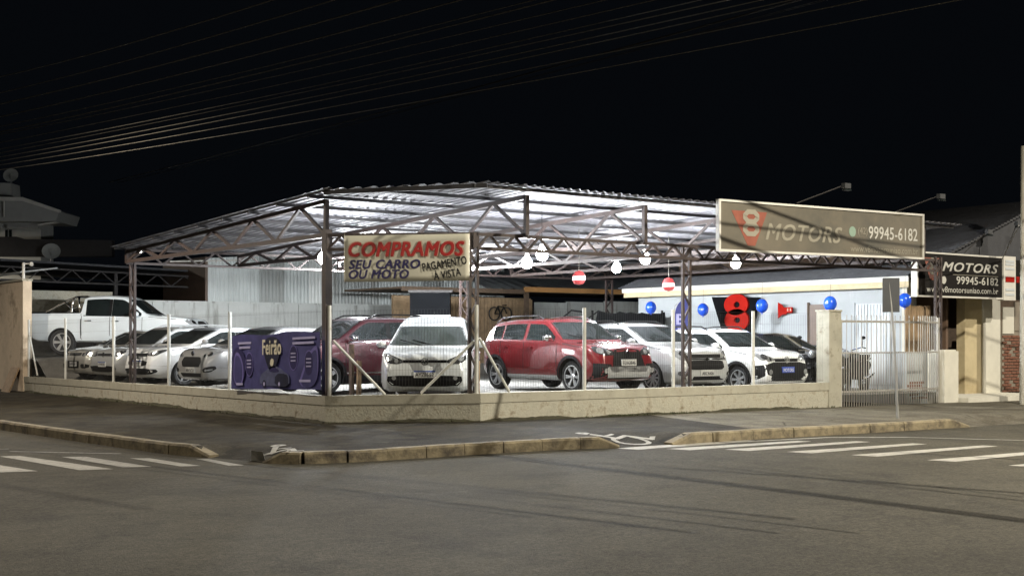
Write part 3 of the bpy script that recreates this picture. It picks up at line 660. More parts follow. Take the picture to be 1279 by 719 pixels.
# ------------------------------------------------------------------ the white house at the right of the lot
hs = thing('white_house', 'white boarded house with dark tiled roof and cream eaves', 'house', (16, 6, .3))
MB().box(14.32,19.5,2.7,11.4,-.2,2.98).box(14.32,14.68,1.3,2.7,-.2,2.98).build('wall', M['house_white'], hs)
nb = 10
for i in range(nb):       # horizontal boards; interrupted by the openings
    z0, z1 = .35+i*.262, .35+(i+1)*.262-.012
    segs = [(4.52,11.4),(2.95,3.8),(1.32,1.75)] if z0 < 2.4 else [(1.32,11.4)]
    for a, b in segs:
        MB().box(14.293,14.322,a,b,z0,z1).build('wall_board', M['house_white'], hs)
dr = MB().box(14.27,14.33,3.86,4.46,.38,2.42).build('door', M['brown_door'], hs); MB().box(14.24,14.27,3.92,3.98,1.3,1.4).build('handle', M['chrome'], dr)
for a, b in ((3.8,3.86),(4.46,4.52)): MB().box(14.25,14.33,a,b,.38,2.48).build('door_frame', M['timber'], hs)
gd = MB().box(14.28,14.33,1.8,2.9,.3,2.4).build('garage_door', M['garage'], hs)
for i in range(11): MB().box(14.26,14.282,1.81+i*.1,1.89+i*.1,.32,2.38).build('slat', M['garage'], gd)
MB().box(14.1,14.36,1.16,1.32,-.1,3.0).build('corner_post', M['pale_wall'], hs)
MB().box(13.86,13.92,.95,11.7,2.93,3.08).build('gutter', M['sign_frame'], hs); MB().box(13.92,14.32,1.0,11.6,2.90,2.93).build('soffit', M['cream_board'], hs); MB().box(13.90,13.94,.97,11.65,2.78,2.93).build('fascia', M['cream_board'], hs)
rf = MB(); nr = 46
for i in range(nr):           # tile courses stepping up the slope
    x = 13.8+i*.14; z = 3.06+i*.14*.36; rf.box(x,x+.15,.9,11.8,z,z+.05)
rf.prism([(13.9,3.0),(20.2,5.28),(20.2,3.0)], lambda a, b, d: (a, d, b-.02), 1.0, 11.7); rf.build('roof', M['rooftile'], hs)
v8 = thing('house_emblem', 'black V shaped board with a large red 8 on the house wall', 'sign', (14.2, 7.2, 2.2))
def onh(a, b, d): return (14.2-d, a, b)
MB().prism([(8.05,2.72),(6.15,2.66),(6.52,1.62),(7.6,1.62)], onh, 0, .05).build('black_v', M['black_panel'], v8)
def bean(c, ra, rb, n=20): return circ(c[0], c[1], ra, n, rb)
mb = MB()
for c, rb in (((7.02,2.47),.31),((7.0,2.02),.33)):
    oo = bean(c, .47, rb); ii = bean((c[0]-.03,c[1]), .12, .085)
    for k in range(20): mb.prism([oo[k], oo[(k+1)%20], ii[(k+1)%20], ii[k]], onh, .05, .11)
mb.build('red_eight', M['red_gloss'], v8)
rt = thing('red_arrow_plate', 'small red notched plate on the white house wall', 'sign', (14.2, 5.2, 2.3))
MB().prism([(5.5,2.5),(5.34,2.42),(5.3,2.36),(4.98,2.36),(4.98,2.2),(5.2,2.2),(5.2,2.16),(5.34,2.16),(5.5,2.06)], onh, 0, .03).build('plate', M['red_gloss'], rt)
for i in range(2): MB().box(14.165,14.17,5.02+i*.1,5.06+i*.1,2.25,2.33).build('print_mark', M['text_halo'], rt)

# ------------------------------------------------------------------ beyond the gate: shop with the black sign
sw = thing('low_side_wall', 'low white flaking wall with brown planks above behind the gate', 'wall', (14, .8, 0))
MB().box(13.5,14.6,.75,.9,-.3,1.13).build('panel', M['house_white'], sw)
for i in range(9): MB().box(13.52+i*.115,13.61+i*.115,.78,.82,1.13,2.3+.01*(i%3)).build('plank', M['plank'], sw)
for r_ in range(6):
    for c_ in range(5-r_//2):
        if rnd.random() < .25: continue
        x = 13.52+c_*.205+(.1 if r_ % 2 else 0); z = -.02+r_*.075; MB().box(x,min(14.58,x+.19),.742,.752,z,z+.062).build('exposed_brick', M['brick'], sw)
sh = thing('shop_front', 'dim shop entrance with cream walls and a dark teal door', 'building', (17, 2, 0))
MB().box(14.7,15.95,2.4,2.55,-.2,3.3).build('back_wall', M['timber'], sh)
MB().box(15.95,16.05,1.3,2.4,-.2,3.3).build('door_jamb', M['brown_door'], sh); dd = MB().box(16.05,16.62,2.3,2.36,0,2.6).build('door', M['teal_glass'], sh); MB().box(16.3,16.33,2.26,2.3,.9,1.3).build('handle', M['chrome'], dd)
MB().box(16.05,16.72,2.36,2.5,-.2,3.3).build('lobby_wall', M['black_panel'], sh)
MB().box(16.72,17.5,1.25,1.5,-.2,3.3).build('cream_panel', M['cream_wall'], sh); MB().box(17.5,18.3,1.2,1.45,-.2,3.3).build('pale_panel', M['pale_wall'], sh)
MB().box(14.65,18.5,.9,2.6,3.3,3.42).build('canopy_slab', M['cream_wall'], sh)
MB().box(14.55,18.4,-.3,2.6,-.3,.02).build('step', M['pale_wall'], sh)
MB().box(14.7,22,2.6,10,-.2,4.1).build('rear_wall', M['timber'], sh)
bw = thing('brick_wall', 'broken red brick wall with grey plaster beside the shop', 'wall', (19, 1.2, 0))
MB().box(18.4,21,1.22,1.4,-.3,2.0).build('mortar_core', M['mortar'], bw)
MB().box(18.42,18.95,1.19,1.23,1.62,2.35).build('plaster_patch', M['pale_wall'], bw); MB().box(18.98,21,1.19,1.23,1.7,2.5).build('plaster_patch', M['mortar'], bw)
bk = MB().box(-.1,.1,-.02,.02,-.03,.03).mesh('brick'); bk.materials.append(M['brick'])
for r_ in range(19):
    for c_ in range(4):
        if rnd.random() < .12: continue
        o = bpy.data.objects.new('brick', bk); C.objects.link(o); o.parent = bw; o.matrix_parent_inverse = BASE[bw.name]; o.location = (18.52+c_*.215+(.1 if r_ % 2 else 0), 1.215+rnd.uniform(-.008,.008), .05+r_*.083)
def onr(a, b, d): return (a, .45-d, b)
bs = thing('black_signboard', 'black shop sign with MOTORS lettering and phone number beyond the gate', 'sign', (15.4, .5, 2.55))
MB().box(13.55,17.19,.45,.6,2.56,3.6).build('board', M['sign_black'], bs)
for a0, a1, b0, b1 in ((13.53,17.21,2.52,2.56),(13.53,17.21,3.6,3.64),(13.5,13.55,2.52,3.64)): MB().box(a0,a1,.43,.61,b0,b1).build('frame_bar', M['sign_frame'], bs)
MB().prism([(13.8,3.5),(14.55,3.5),(14.3,2.95),(14.05,2.95)], onr, 0, .004).build('red_wedge', M['fade_red'], bs)
build8('numeral_eight', 14.02, 3.08, .32, .42, .07, onr, M['fade_white'], bs, .003, .008)
text('lettering_motors', 'MOTORS', 14.55, 3.18, 2.45, .24, onr, M['pale_text'], bs, .02, .3, .006, 1.05)
MB().box(15.0,17.0,.442,.448,3.1,3.115).build('print_line', M['fade_white'], bs)
MB().prism(circ(14.62,2.96,.1,12), onr, 0, .006).build('phone_badge', M['pale_text'], bs)
text('lettering_phone', '99945-6182', 15.15, 2.87, 1.85, .2, onr, M['pale_text'], bs, .015, 0, .006)
text('lettering_website', 'www.v8motorsuniao.com.br', 13.9, 2.65, 3.1, .15, onr, M['pale_text'], bs, .004, 0, .006)
es = thing('white_signboard', 'narrow white sign panel with red print right of the black sign', 'sign', (17.5, .5, 2.5))
MB().box(17.22,17.78,.42,.6,2.5,3.66).build('panel', M['sign_frame'], es)
MB().box(17.3,17.7,.405,.425,2.98,3.12).build('red_print', M['red_gloss'], es)
for z in (2.62,2.75,3.3,3.42,3.5): MB().box(17.3,17.7,.408,.425,z,z+.06).build('grey_print', M['garage'], es)
MB().box(17.78,18.35,.5,.62,2.52,3.58).build('dark_panel', M['sign_black'], es); MB().box(17.92,18.06,.48,.502,2.98,3.14).build('red_mark', M['red_gloss'], es)
flood(15.6,.5,3.7,.55,.55,'unlit floodlight on a thin arm above the black shop sign', .3); flood(17.4,.5,3.7,.25,.85,'unlit floodlight on a thin upright arm above the white sign panel', .2)

# signpost seen from behind, utility pole
sp_ = thing('street_sign', 'grey blank back of a street sign on a leaning metal pole', 'street sign', (7.4, -3.5, -.05))
MB().tube([(7.4,-3.5,-.15),(7.36,-3.42,1.6),(7.3,-3.36,2.62)], .028, 8).build('pole', M['galv'], sp_, 40)
MB().bar((7.18,-3.50,2.0),(7.18+.0,-3.50,2.0+.001),.01).build('bolt', M['galv'], sp_)
c = Vector((7.24,-3.5,2.33)); e = Vector((.8,-.6,0)); nn = Vector((.6,.8,0)); q = [c+e*a*.165+Vector((0,0,b*.33)) for a, b in ((-1,-1),(1,-1),(1,1),(-1,1))]
q = [p+nn*.12 for p in q]; MB().add([tuple(p) for p in q]+[tuple(p+nn*.012) for p in q], [(3,2,1,0),(4,5,6,7),(0,1,5,4),(1,2,6,5),(2,3,7,6),(3,0,4,7)]).build('plate', M['grey_back'], sp_)
up = thing('utility_pole', 'concrete utility pole at the right edge of the pavement', 'pole', (14.75, -1.55, -.1))
MB().tube([(14.9,-1.6,-.4),(14.9,-1.6,6.1)], .13, 14, .095).build('shaft', M['conc_pole'], up, 50); MB().box(14.77,15.03,-1.77,-1.71,4.2,4.35).build('clamp', M['galv'], up)
MB().tube([(17.2,.5,3.5),(14.8,-1.5,4.2)], .012, 5).build('stay_rod', M['galv'], up)

# ------------------------------------------------------------------ back of the lot
bkw = thing('back_wall', 'white stained block wall along the back of the lot', 'wall', (6, 25.5, .8))
for i in range(6):
    a = -2+i*2.9; MB().box(a,a+2.88,25.5+.01*(i%2),25.7,.2,2.79+.01*(i%3)).build('wall_panel', M['backwall'], bkw)
MB().box(-2,15.5,25.46,25.74,2.79,2.85).build('capping', M['backwall'], bkw)
ms2 = thing('metal_shed', 'white corrugated metal shed rising behind the back wall', 'shed', (12, 26, 2.8))
xx = 6.05; i = 0
while xx < 19.4:
    vs = []; fs = []; n = 14; w_ = 1.05
    for k in range(n*2+1):
        a = xx+w_*k/(n*2); y = 25.95-(.03 if k % 4 in (1, 2) else 0)
        vs += [(a, y, 2.6), (a, y, 4.45+min(.6, (a-6)*.09))]
    for k in range(n*2): fs.append((2*k, 2*k+2, 2*k+3, 2*k+1))
    MB().add(vs, fs).build('cladding_sheet', M[('cladA','cladA','cladB','cladA','cladC','cladB','cladB','cladA','cladA','cladB')[i % 10]] if i != 3 else M['cladA'], ms2, 20); xx += w_+.005; i += 1
MB().box(5.96,6.06,25.9,30,2.5,4.5).build('corner_trim', M['brown_door'], ms2); MB().box(6.06,19.4,26.0,30,2.5,4.3).build('shed_wall', M['cladB'], ms2)
MB().bar((4.6,25.9,4.28),(7.2,25.9,4.42), .05, .05).build('gutter', M['sign_frame'], ms2)

# neighbour's dark open shed and far house on the left
ns = thing('open_shed', 'dark open shed with lattice girder behind the pickup truck', 'shed', (0, 31, 2))
MB().prism([(-3.2,4.25),(8.6,3.95),(8.6,4.02),(-3.2,4.33)], lambda a, b, d: (a, d, b), 27.5, 36).build('roof', M['rooftile'], ns)
MB().bar((-3.2,27.5,4.05),(8.5,27.5,3.78),.06).build('top_chord', M['steel_dark'], ns); MB().bar((-3.2,27.5,3.55),(8.5,27.5,3.4),.06).build('bottom_chord', M['steel_dark'], ns)
for k in range(22):
    a = -3.2+k*.53; b = a+.53; f_ = lambda t, u: 4.05-.27*(t+3.2)/11.7 if u else 3.55-.15*(t+3.2)/11.7
    MB().bar((a,27.5,f_(a,k%2)),(b,27.5,f_(b,1-k%2)),.035).build('web_member', M['steel_dark'], ns)
for a in (-2.5,3.2,8.3): MB().bar((a,27.6,.5),(a,27.6,3.9),.12).build('post', M['steel_dark'], ns)
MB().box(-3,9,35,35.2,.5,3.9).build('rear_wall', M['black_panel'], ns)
sr = thing('low_tin_roof', 'pale tin roof edge above the old brown wall', 'roof', (-2, 24, 3.4))
MB().prism([(0,3.5),(4.5,3.66),(4.5,3.7),(0,3.54)], lambda a, b, d: (-1.9+a*.25, d, b), 21.6, 29).build('sheet', M['old_roof'], sr)
tw = thing('old_street_wall', 'tall old brown plastered wall at the left end of the lot', 'wall', (-2, 24, -.2))
MB().box(-2.06,-1.8,20.78,40,-.5,3.22).build('panel', M['tallwall'], tw); MB().box(-2.09,-1.77,20.76,40,3.22,3.28).build('capping', M['plaster'], tw)
MB().box(-1.8,2.2,25.1,25.3,.5,3.1).build('return_wall', M['plaster'], tw)
pp = thing('white_standpipe', 'white pipe with a small lamp head on top of the brown wall', 'pipe', (-2, 21.2, 3.2)); MB().tube([(-1.95,21.1,2.6),(-1.95,21.1,3.78)],.045,8).build('pipe', M['sign_frame'], pp, 40); MB().ball((-1.75,21.0,3.74),.07,8,6).build('lamp_head', M['sign_frame'], pp)
MB().bar((-1.95,21.1,3.75),(-1.75,21.0,3.75),.03).build('bracket', M['sign_frame'], pp)
bd = thing('leaning_board', 'brown plywood board leaning at the foot of the brown wall', 'board', (-2.2, 21.2, -.15))
MB().add([(-2.42,20.95,-.2),(-2.42,21.75,-.2),(-2.1,21.75,.6),(-2.1,20.95,.6),(-2.46,20.95,-.18),(-2.46,21.75,-.18),(-2.14,21.75,.62),(-2.14,20.95,.62)], [(0,1,2,3),(7,6,5,4),(0,4,5,1),(1,5,6,2),(2,6,7,3),(3,7,4,0)]).build('panel', M['plank'], bd)
fh = thing('far_house', 'pale upper storey house with wide eaves at the far left', 'house', (2.5, 42, 0))
def onf(a, b, d): return (2.86+.8*a+.6*d, 41.5-.6*a+.8*d, b)     # a along the picture, d away
MB().prism([(-6,-.5),(1.85,-.5),(1.85,6.75),(-6,6.75)], onf, 0, 1.6).build('wall', M['far_wall'], fh)
MB().prism([(-6,6.7),(2.8,6.72),(2.95,7.15),(1.3,7.72),(-6,7.8)], onf, -.75, 2.0).build('roof', M['far_soffit'], fh)
MB().prism([(-6,7.68),(1.3,7.62),(3.0,7.08),(3.05,7.2),(1.35,7.78),(-6,7.86)], onf, -.85, -.75).build('fascia', M['sign_frame'], fh)
MB().prism([(1.85,6.55),(2.7,6.68),(2.7,6.74),(1.85,6.62)], onf, -.4, 0).build('eave_bracket', M['sign_frame'], fh)
MB().prism([(.5,6.9),(.56,6.9),(.56,7.6),(.5,7.6)], onf, -.9, -.85).build('downpipe', M['sign_frame'], fh)
for a0, a1 in ((-1.5,.22),(.42,1.9)): MB().prism([(a0,6.45),(a1,6.45),(a1,6.58),(a0,6.6)], onf, -.3, 0).build('ledge', M['far_soffit'], fh)
for a0 in (.24,.42):
    wv = MB().prism([(a0,5.9),(a0+.12,5.9),(a0+.12,6.4),(a0,6.4)], onf, -.02, .05).build('window', M['glass'], fh); MB().prism([(a0-.02,5.86),(a0+.14,5.86),(a0+.14,5.9),(a0-.02,5.9)], onf, -.05, .02).build('sill', M['far_wall'], wv)
MB().prism([(-6,5.0),(6,5.0),(6,5.7),(2.2,5.75),(1.9,5.85),(-6,5.8)], onf, -3, -2.6).build('garden_wall', M['steel_dark'], fh)
MB().prism([(-.6,7.7),(.42,7.7),(.36,8.55),(-.6,8.6)], onf, .4, 1.4).build('chimney', M['far_wall'], fh)
def dish(name, c, r, lb, nrm):
    t = thing(name, lb, 'satellite dish', c); n_ = Vector(nrm).normalized(); q = n_.to_track_quat('Z', 'Y').to_matrix()
    mb = MB().lathe([(0,.0),(r*.5,r*.07),(r*.85,r*.2),(r,r*.28),(r*.99,r*.3),(r*.84,r*.23),(r*.5,r*.1),(0,.03)], 20); mb.v = [tuple(q @ Vector(v)+Vector(c)) for v in mb.v]; mb.build('reflector', M['far_wall'], t, 50)
    a = Vector(c); MB().tube([a, a-Vector((0,0,r*1.3))], .04, 6).build('mast', M['galv'], t); MB().tube([a-Vector((0,0,r*.8)), a+n_*r*.9], .02, 5).build('feed_arm', M['galv'], t)
dish('satellite_dish', onf(.28,8.9,.6), .34, 'satellite dish on the roof of the far left house', (-.5,-.8,.35)); dish('satellite_dish', tuple(Vector(onf(3.55,5.15,-3.4))), .38, 'satellite dish in the dark above the open shed', (-.3,-.85,.45))

# old sheds behind the canopy on the right
os_ = thing('old_shed', 'old grey shed with orange fascia behind the red hatchback', 'shed', (16, 20, .5))
MB().box(10.2,16.3,19.6,19.7,.3,3.0).build('timber_wall', M['plank'], os_)
for i in range(26): MB().box(12.2+i*.16,12.34+i*.16,19.56,19.6,.4,2.95).build('plank', M['plank'], os_)
for i, (a, b) in enumerate(((16.5,18.0),(18.06,19.9),(19.96,21.7),(21.76,24))): MB().box(a,b,19.5+.05*(i%2),19.65,.3,2.86+.05*(i%3)).build('wall_plate', M['old_grey'], os_)
MB().box(9.9,25,18.6,22.5,3.2,3.27).build('roof_deck', M['timber'], os_)
MB().box(15.2,20.2,18.52,18.6,3.2,3.38).build('fascia', M['orange_board'], os_); MB().box(9.9,15.2,18.54,18.6,3.12,3.28).build('fascia_dark', M['timber'], os_); MB().box(20.2,25,18.54,18.6,3.2,3.4).build('fascia_dark', M['timber'], os_)
MB().bar((15.4,18.7,.3),(15.4,18.7,3.2),.14).build('post', M['timber'], os_)
vs = []; fs = []; n = 90
for k in range(n+1):
    a = 16.0+13*k/n; dz = .04*math.sin(k*1.6); z1_ = 5.3
    vs += [(a, 22, 3.45+dz), (a+(1.6 if k < 20 else 0), 30, z1_+dz)]
for k in range(n): fs.append((2*k, 2*k+2, 2*k+3, 2*k+1))
MB().add(vs, fs).build('roof_sheets', M['old_roof'], os_, 30)
cab = thing('black_cabinet', 'black board-sided cabinet behind the white compact hatchback', 'cabinet', (8.5, 14.8, .4))
MB().add([tuple(v) for v in [Vector(p)+Vector((0,0,z)) for z in (.4,2.92) for p in ((8.06,15.11,0),(9.06,14.36,0),(9.6,15.1,0),(8.6,15.85,0))]], [(0,1,2,3),(7,6,5,4),(0,4,5,1),(1,5,6,2),(2,6,7,3),(3,7,4,0)]).build('body', M['black_panel'], cab)
MB().add([(8.0,15.1,2.92),(9.1,14.28,2.92),(9.7,15.1,2.92),(8.6,15.92,2.92),(8.0,15.1,3.0),(9.1,14.28,3.0),(9.7,15.1,3.0),(8.6,15.92,3.0)], [(3,2,1,0),(4,5,6,7),(0,1,5,4),(1,2,6,5),(2,3,7,6),(3,0,4,7)]).build('lid', M['steel_dark'], cab)
MB().bar((8.06,15.08,2.2),(9.06,14.33,2.2),.04).build('rail', M['sign_frame'], cab)
# bits hung up at the back: a bicycle on the planks and a dark rack
bc = thing('wall_bicycle', 'dark bicycle hung on the plank wall at the back', 'bicycle', (14.6, 19.4, 2.4))
for a in (14.45,15.0): MB().lathe([(.26,-.02),(.26,.02),(.22,.02),(.22,-.02),(.26,-.02)], 22, (a,19.4,2.4), 'y').build('wheel', M['tyre'], bc, 30)
mb = MB()
for a, b in (((14.45,2.4),(14.6,2.68)),((14.6,2.68),(14.88,2.65)),((14.88,2.65),(15.0,2.4)),((14.6,2.68),(14.7,2.4)),((14.7,2.4),(14.88,2.65)),((14.45,2.4),(14.7,2.4))): mb.bar((a[0],19.38,a[1]),(b[0],19.38,b[1]),.035)
mb.build('frame', M['trim'], bc); MB().bar((14.86,19.2,2.72),(14.9,19.5,2.72),.03).build('handlebar', M['trim'], bc)
rk = thing('metal_rack', 'black metal rack with a dark tarpaulin under the old shed', 'rack', (15, 14, .4))
for a, b in (((12.2,11.2),(.4)),((13.9,9.9),(.4))): MB().bar((a[0],a[1],b),(a[0],a[1],2.35),.05).build('upright', M['trim'], rk)
MB().tube([(11.3,11.9,1.6),(11.45,11.8,2.1),(11.7,11.6,2.35),(12.0,11.35,2.3)],.03,6).build('hoop', M['trim'], rk); MB().tube([(12.0,11.35,1.6),(12.1,11.3,2.1),(12.35,11.1,2.33),(12.7,10.8,2.2)],.03,6).build('hoop', M['trim'], rk)
vs = []; fs = []
for i in range(13):
    for j in range(5):
        t = i/12; p = Vector((12.3,11.1,0)).lerp(Vector((13.95,9.8,0)), t); vs.append((p.x+rnd.uniform(-.05,.05), p.y+.12*j*.2, 2.28-.2*j+rnd.uniform(-.04,.04)))
for i in range(12):
    for j in range(4): q = i*5+j; fs.append((q, q+5, q+6, q+1))
MB().add(vs, fs).build('tarpaulin', M['black_panel'], rk, 60)

# ------------------------------------------------------------------ balloons, flag, lanterns
for (x, y, z), lb in (((12.02,8.39,2.38),'blue balloon hanging left of the blue flag'), ((12.5,6.77,2.3),'blue balloon hanging right of the lattice column'), ((11.56,3.73,2.33),'blue balloon at the right edge of the black V board'), ((10.97,1.05,2.32),'blue balloon floating above the concrete gate pillar'), ((12.81,.29,2.41),'blue balloon half hidden behind the blank street sign')):
    b = thing('blue_balloon', lb, 'balloon', (x, y, z), 'blue balloons')
    MB().ball((x,y,z),.158,18,12,(1,1,1.14)).build('skin', M['blue_balloon'], b, 80); MB().lathe([(0,-.17),(.03,-.205),(0,-.18)], 8, (x,y,z)).build('knot', M['blue_balloon'], b)
    MB().tube([(x,y,z+.17),(x+.02,y,z+.62)],.005,4).build('string', M['cable'], b)
fg = thing('feather_flag', 'blue feather flag with a white letter B between the cars', 'flag', (12.03, 7.13, .4))
def onfl(a, b, d): return (12.03+.8*a-.6*d, 7.13-.6*a-.8*d, b)
MB().prism(chaikin([(-.24,.9),(.04,.9),(.26,1.9),(.24,2.5),(.05,2.64),(-.2,2.35),(-.26,1.6)],2,.25), onfl, 0, .012).build('cloth', M['flag_blue'], fg)
text('letter', 'B', -.16, 1.88, .24, .3, onfl, M['lilac'], fg, .03, 0, .016)
for k, z in enumerate((1.7,1.56,1.42)): MB().prism([(-.12,z),(.04,z),(.04,z+.09),(-.12,z+.09)], onfl, .012, .016).build('print_block', M['lilac'], fg)
MB().tube([onfl(-.26,.3,0), onfl(-.27,1.6,0), onfl(-.2,2.4,0), onfl(.05,2.68,0)],.014,6).build('pole', M['galv'], fg)
for (x, y, z), lb in (((5.86,4.25,2.91),'lit red and white round lantern hanging left of the rear column'), ((8.94,4.45,2.84),'lit red and white round lantern hanging over the house eave')):
    l = thing('round_lantern', lb, 'lantern', (x, y, z), 'round lanterns')
    MB().ball((x,y,z-.02),.155,16,10,(1,1,.75)).build('shade', M['lantern_lit'], l, 60); MB().lathe([(.02,.17),(.1,.13),(.15,.05),(.158,.03),(.1,.14),(.0,.17)], 16, (x,y,z)).build('cap', M['lantern_red'], l, 50); MB().lathe([(.155,-.06),(.11,-.14),(0,-.17),(0,-.16),(.14,-.07)], 16, (x,y,z)).build('base', M['lantern_red'], l, 50)
    MB().tube([(x,y,z+.16),(x,y,rfz(y)-.05)],.008,5).build('cord', M['cable'], l)

# ------------------------------------------------------------------ overhead cables
def cable(pts, r, lb, grp, mat='cable', sag=.0):
    a, b = Vector(pts[0]), Vector(pts[1]); n = 28; q = []
    for i in range(n+1):
        t = i/n; p = a.lerp(b, t); p.z -= 4*sag*t*(1-t); q.append(p)
    o = MB().tube(q, r, 5).build('overhead_cable', M[mat]); tag(o, lb, 'cable', grp); return o
CX_, CY_ = -13.392, -18.806
def atpx(px, py, d):
    a = (px-639.5)/1600; b = -(py-422)/1600; return Vector((CX_+(.6+.8*a)*d, CY_+(.8-.6*a)*d, 1.5+b*d))
CB = [(0,88,300,0),(0,108,375,0),(0,122,453,0),(0,138,528,0),(0,150,600,4),(0,157,640,0),(0,160,700,0),(0,170,760,0),(0,178,640,40),(0,183,850,0),(0,188,640,55),(0,193,640,62),(0,198,640,76),(0,204,640,92)]
NTH = 'topmost second third fourth fifth sixth seventh eighth ninth tenth eleventh twelfth thirteenth lowest'.split()
for i, (xa, ya, xb, yb_) in enumerate(CB):
    A, B = atpx(xa, ya, 36), atpx(xb, yb_, 24-i*.12); d = B-A
    cable((A-d*.5, B+d*.55), (.013,.012,.016,.014,.01,.014,.01,.01,.009,.011,.01,.01,.009,.008)[i], NTH[i]+' overhead cable counted from the top in the fan at the upper left', 'fan of overhead cables', 'cable', .25)
# telephone bundle over the corner and cables along the front street
for i, (dx, r) in enumerate(((0,.016),(.035,.010),(.32,.007),(.39,.005))):
    cable(((3.72+dx,-32,7.5),(3.8+dx,30,7.5)), r, ('thickest telephone cable bundle running high above the corner','slimmer telephone cable strapped beside the thickest bundle above the corner','thin telephone cable just right of the bundle above the corner','thinnest and rightmost telephone cable above the corner')[i], 'telephone cables above the corner', 'cable_dark', .2)
for i, (ya, za, yb_, zb, r) in enumerate(((-8.2,9.85,-8.3,5.05,.011),(-8.25,9.72,-8.35,4.55,.013),(-8.22,8.42,-8.26,7.7,.008))):
    cable(((-2,ya,za),(24,yb_,zb)), r, ('steeply sloping overhead cable along the front street','thickest sloping overhead cable along the front street','thin level overhead cable along the front street')[i], 'front street cables', 'cable_dark', .0)

# ------------------------------------------------------------------ street lamps (all stand outside the picture)
for (x, y, z), pw, col in LAMPS:
    ox, oy = {6.0: (0,-1.6), -13.5: (-1.6,0), -7.2: (0,1.6), 24.0: (0,-1.6), -7.4: (0,1.6), 2.0: (0,-1.6)}[x]
    s = thing('street_lamp', {2.0: 'street lamp on the near corner behind the viewer', -7.4: 'added street lamp out of view far along the left street', 6.0: 'tall street lamp across the front street', -13.5: 'street lamp on the far side of the left street', -7.2: 'street lamp beside the old brown wall', 24.0: 'street lamp farther along the front street'}[x], 'street lamp', (x+ox, y+oy, -.2))
    MB().tube([(x+ox,y+oy,-.4),(x+ox,y+oy,z-.4),(x+ox*.8,y+oy*.8,z+.05),(x+ox*.12,y+oy*.12,z+.14)], .07, 8, .045).build('pole', M['galv'], s, 40)
    MB().box(x-.35,x+.3,y-.14,y+.14,z+.08,z+.2).build('head', M['grey_back'], s); MB().box(x-.25,x+.2,y-.1,y+.1,z+.06,z+.08).build('lens', M['lamp_lens'], s)
    l = bpy.data.lights.new('street_light', 'SPOT'); l.energy = pw; l.color = col; l.spot_size = R(165); l.spot_blend = .4; l.shadow_soft_size = .015
    lo = bpy.data.objects.new('street_light', l); C.objects.link(lo); lo.location = (x, y, z); lo.parent = s; lo.matrix_parent_inverse = BASE[s.name]
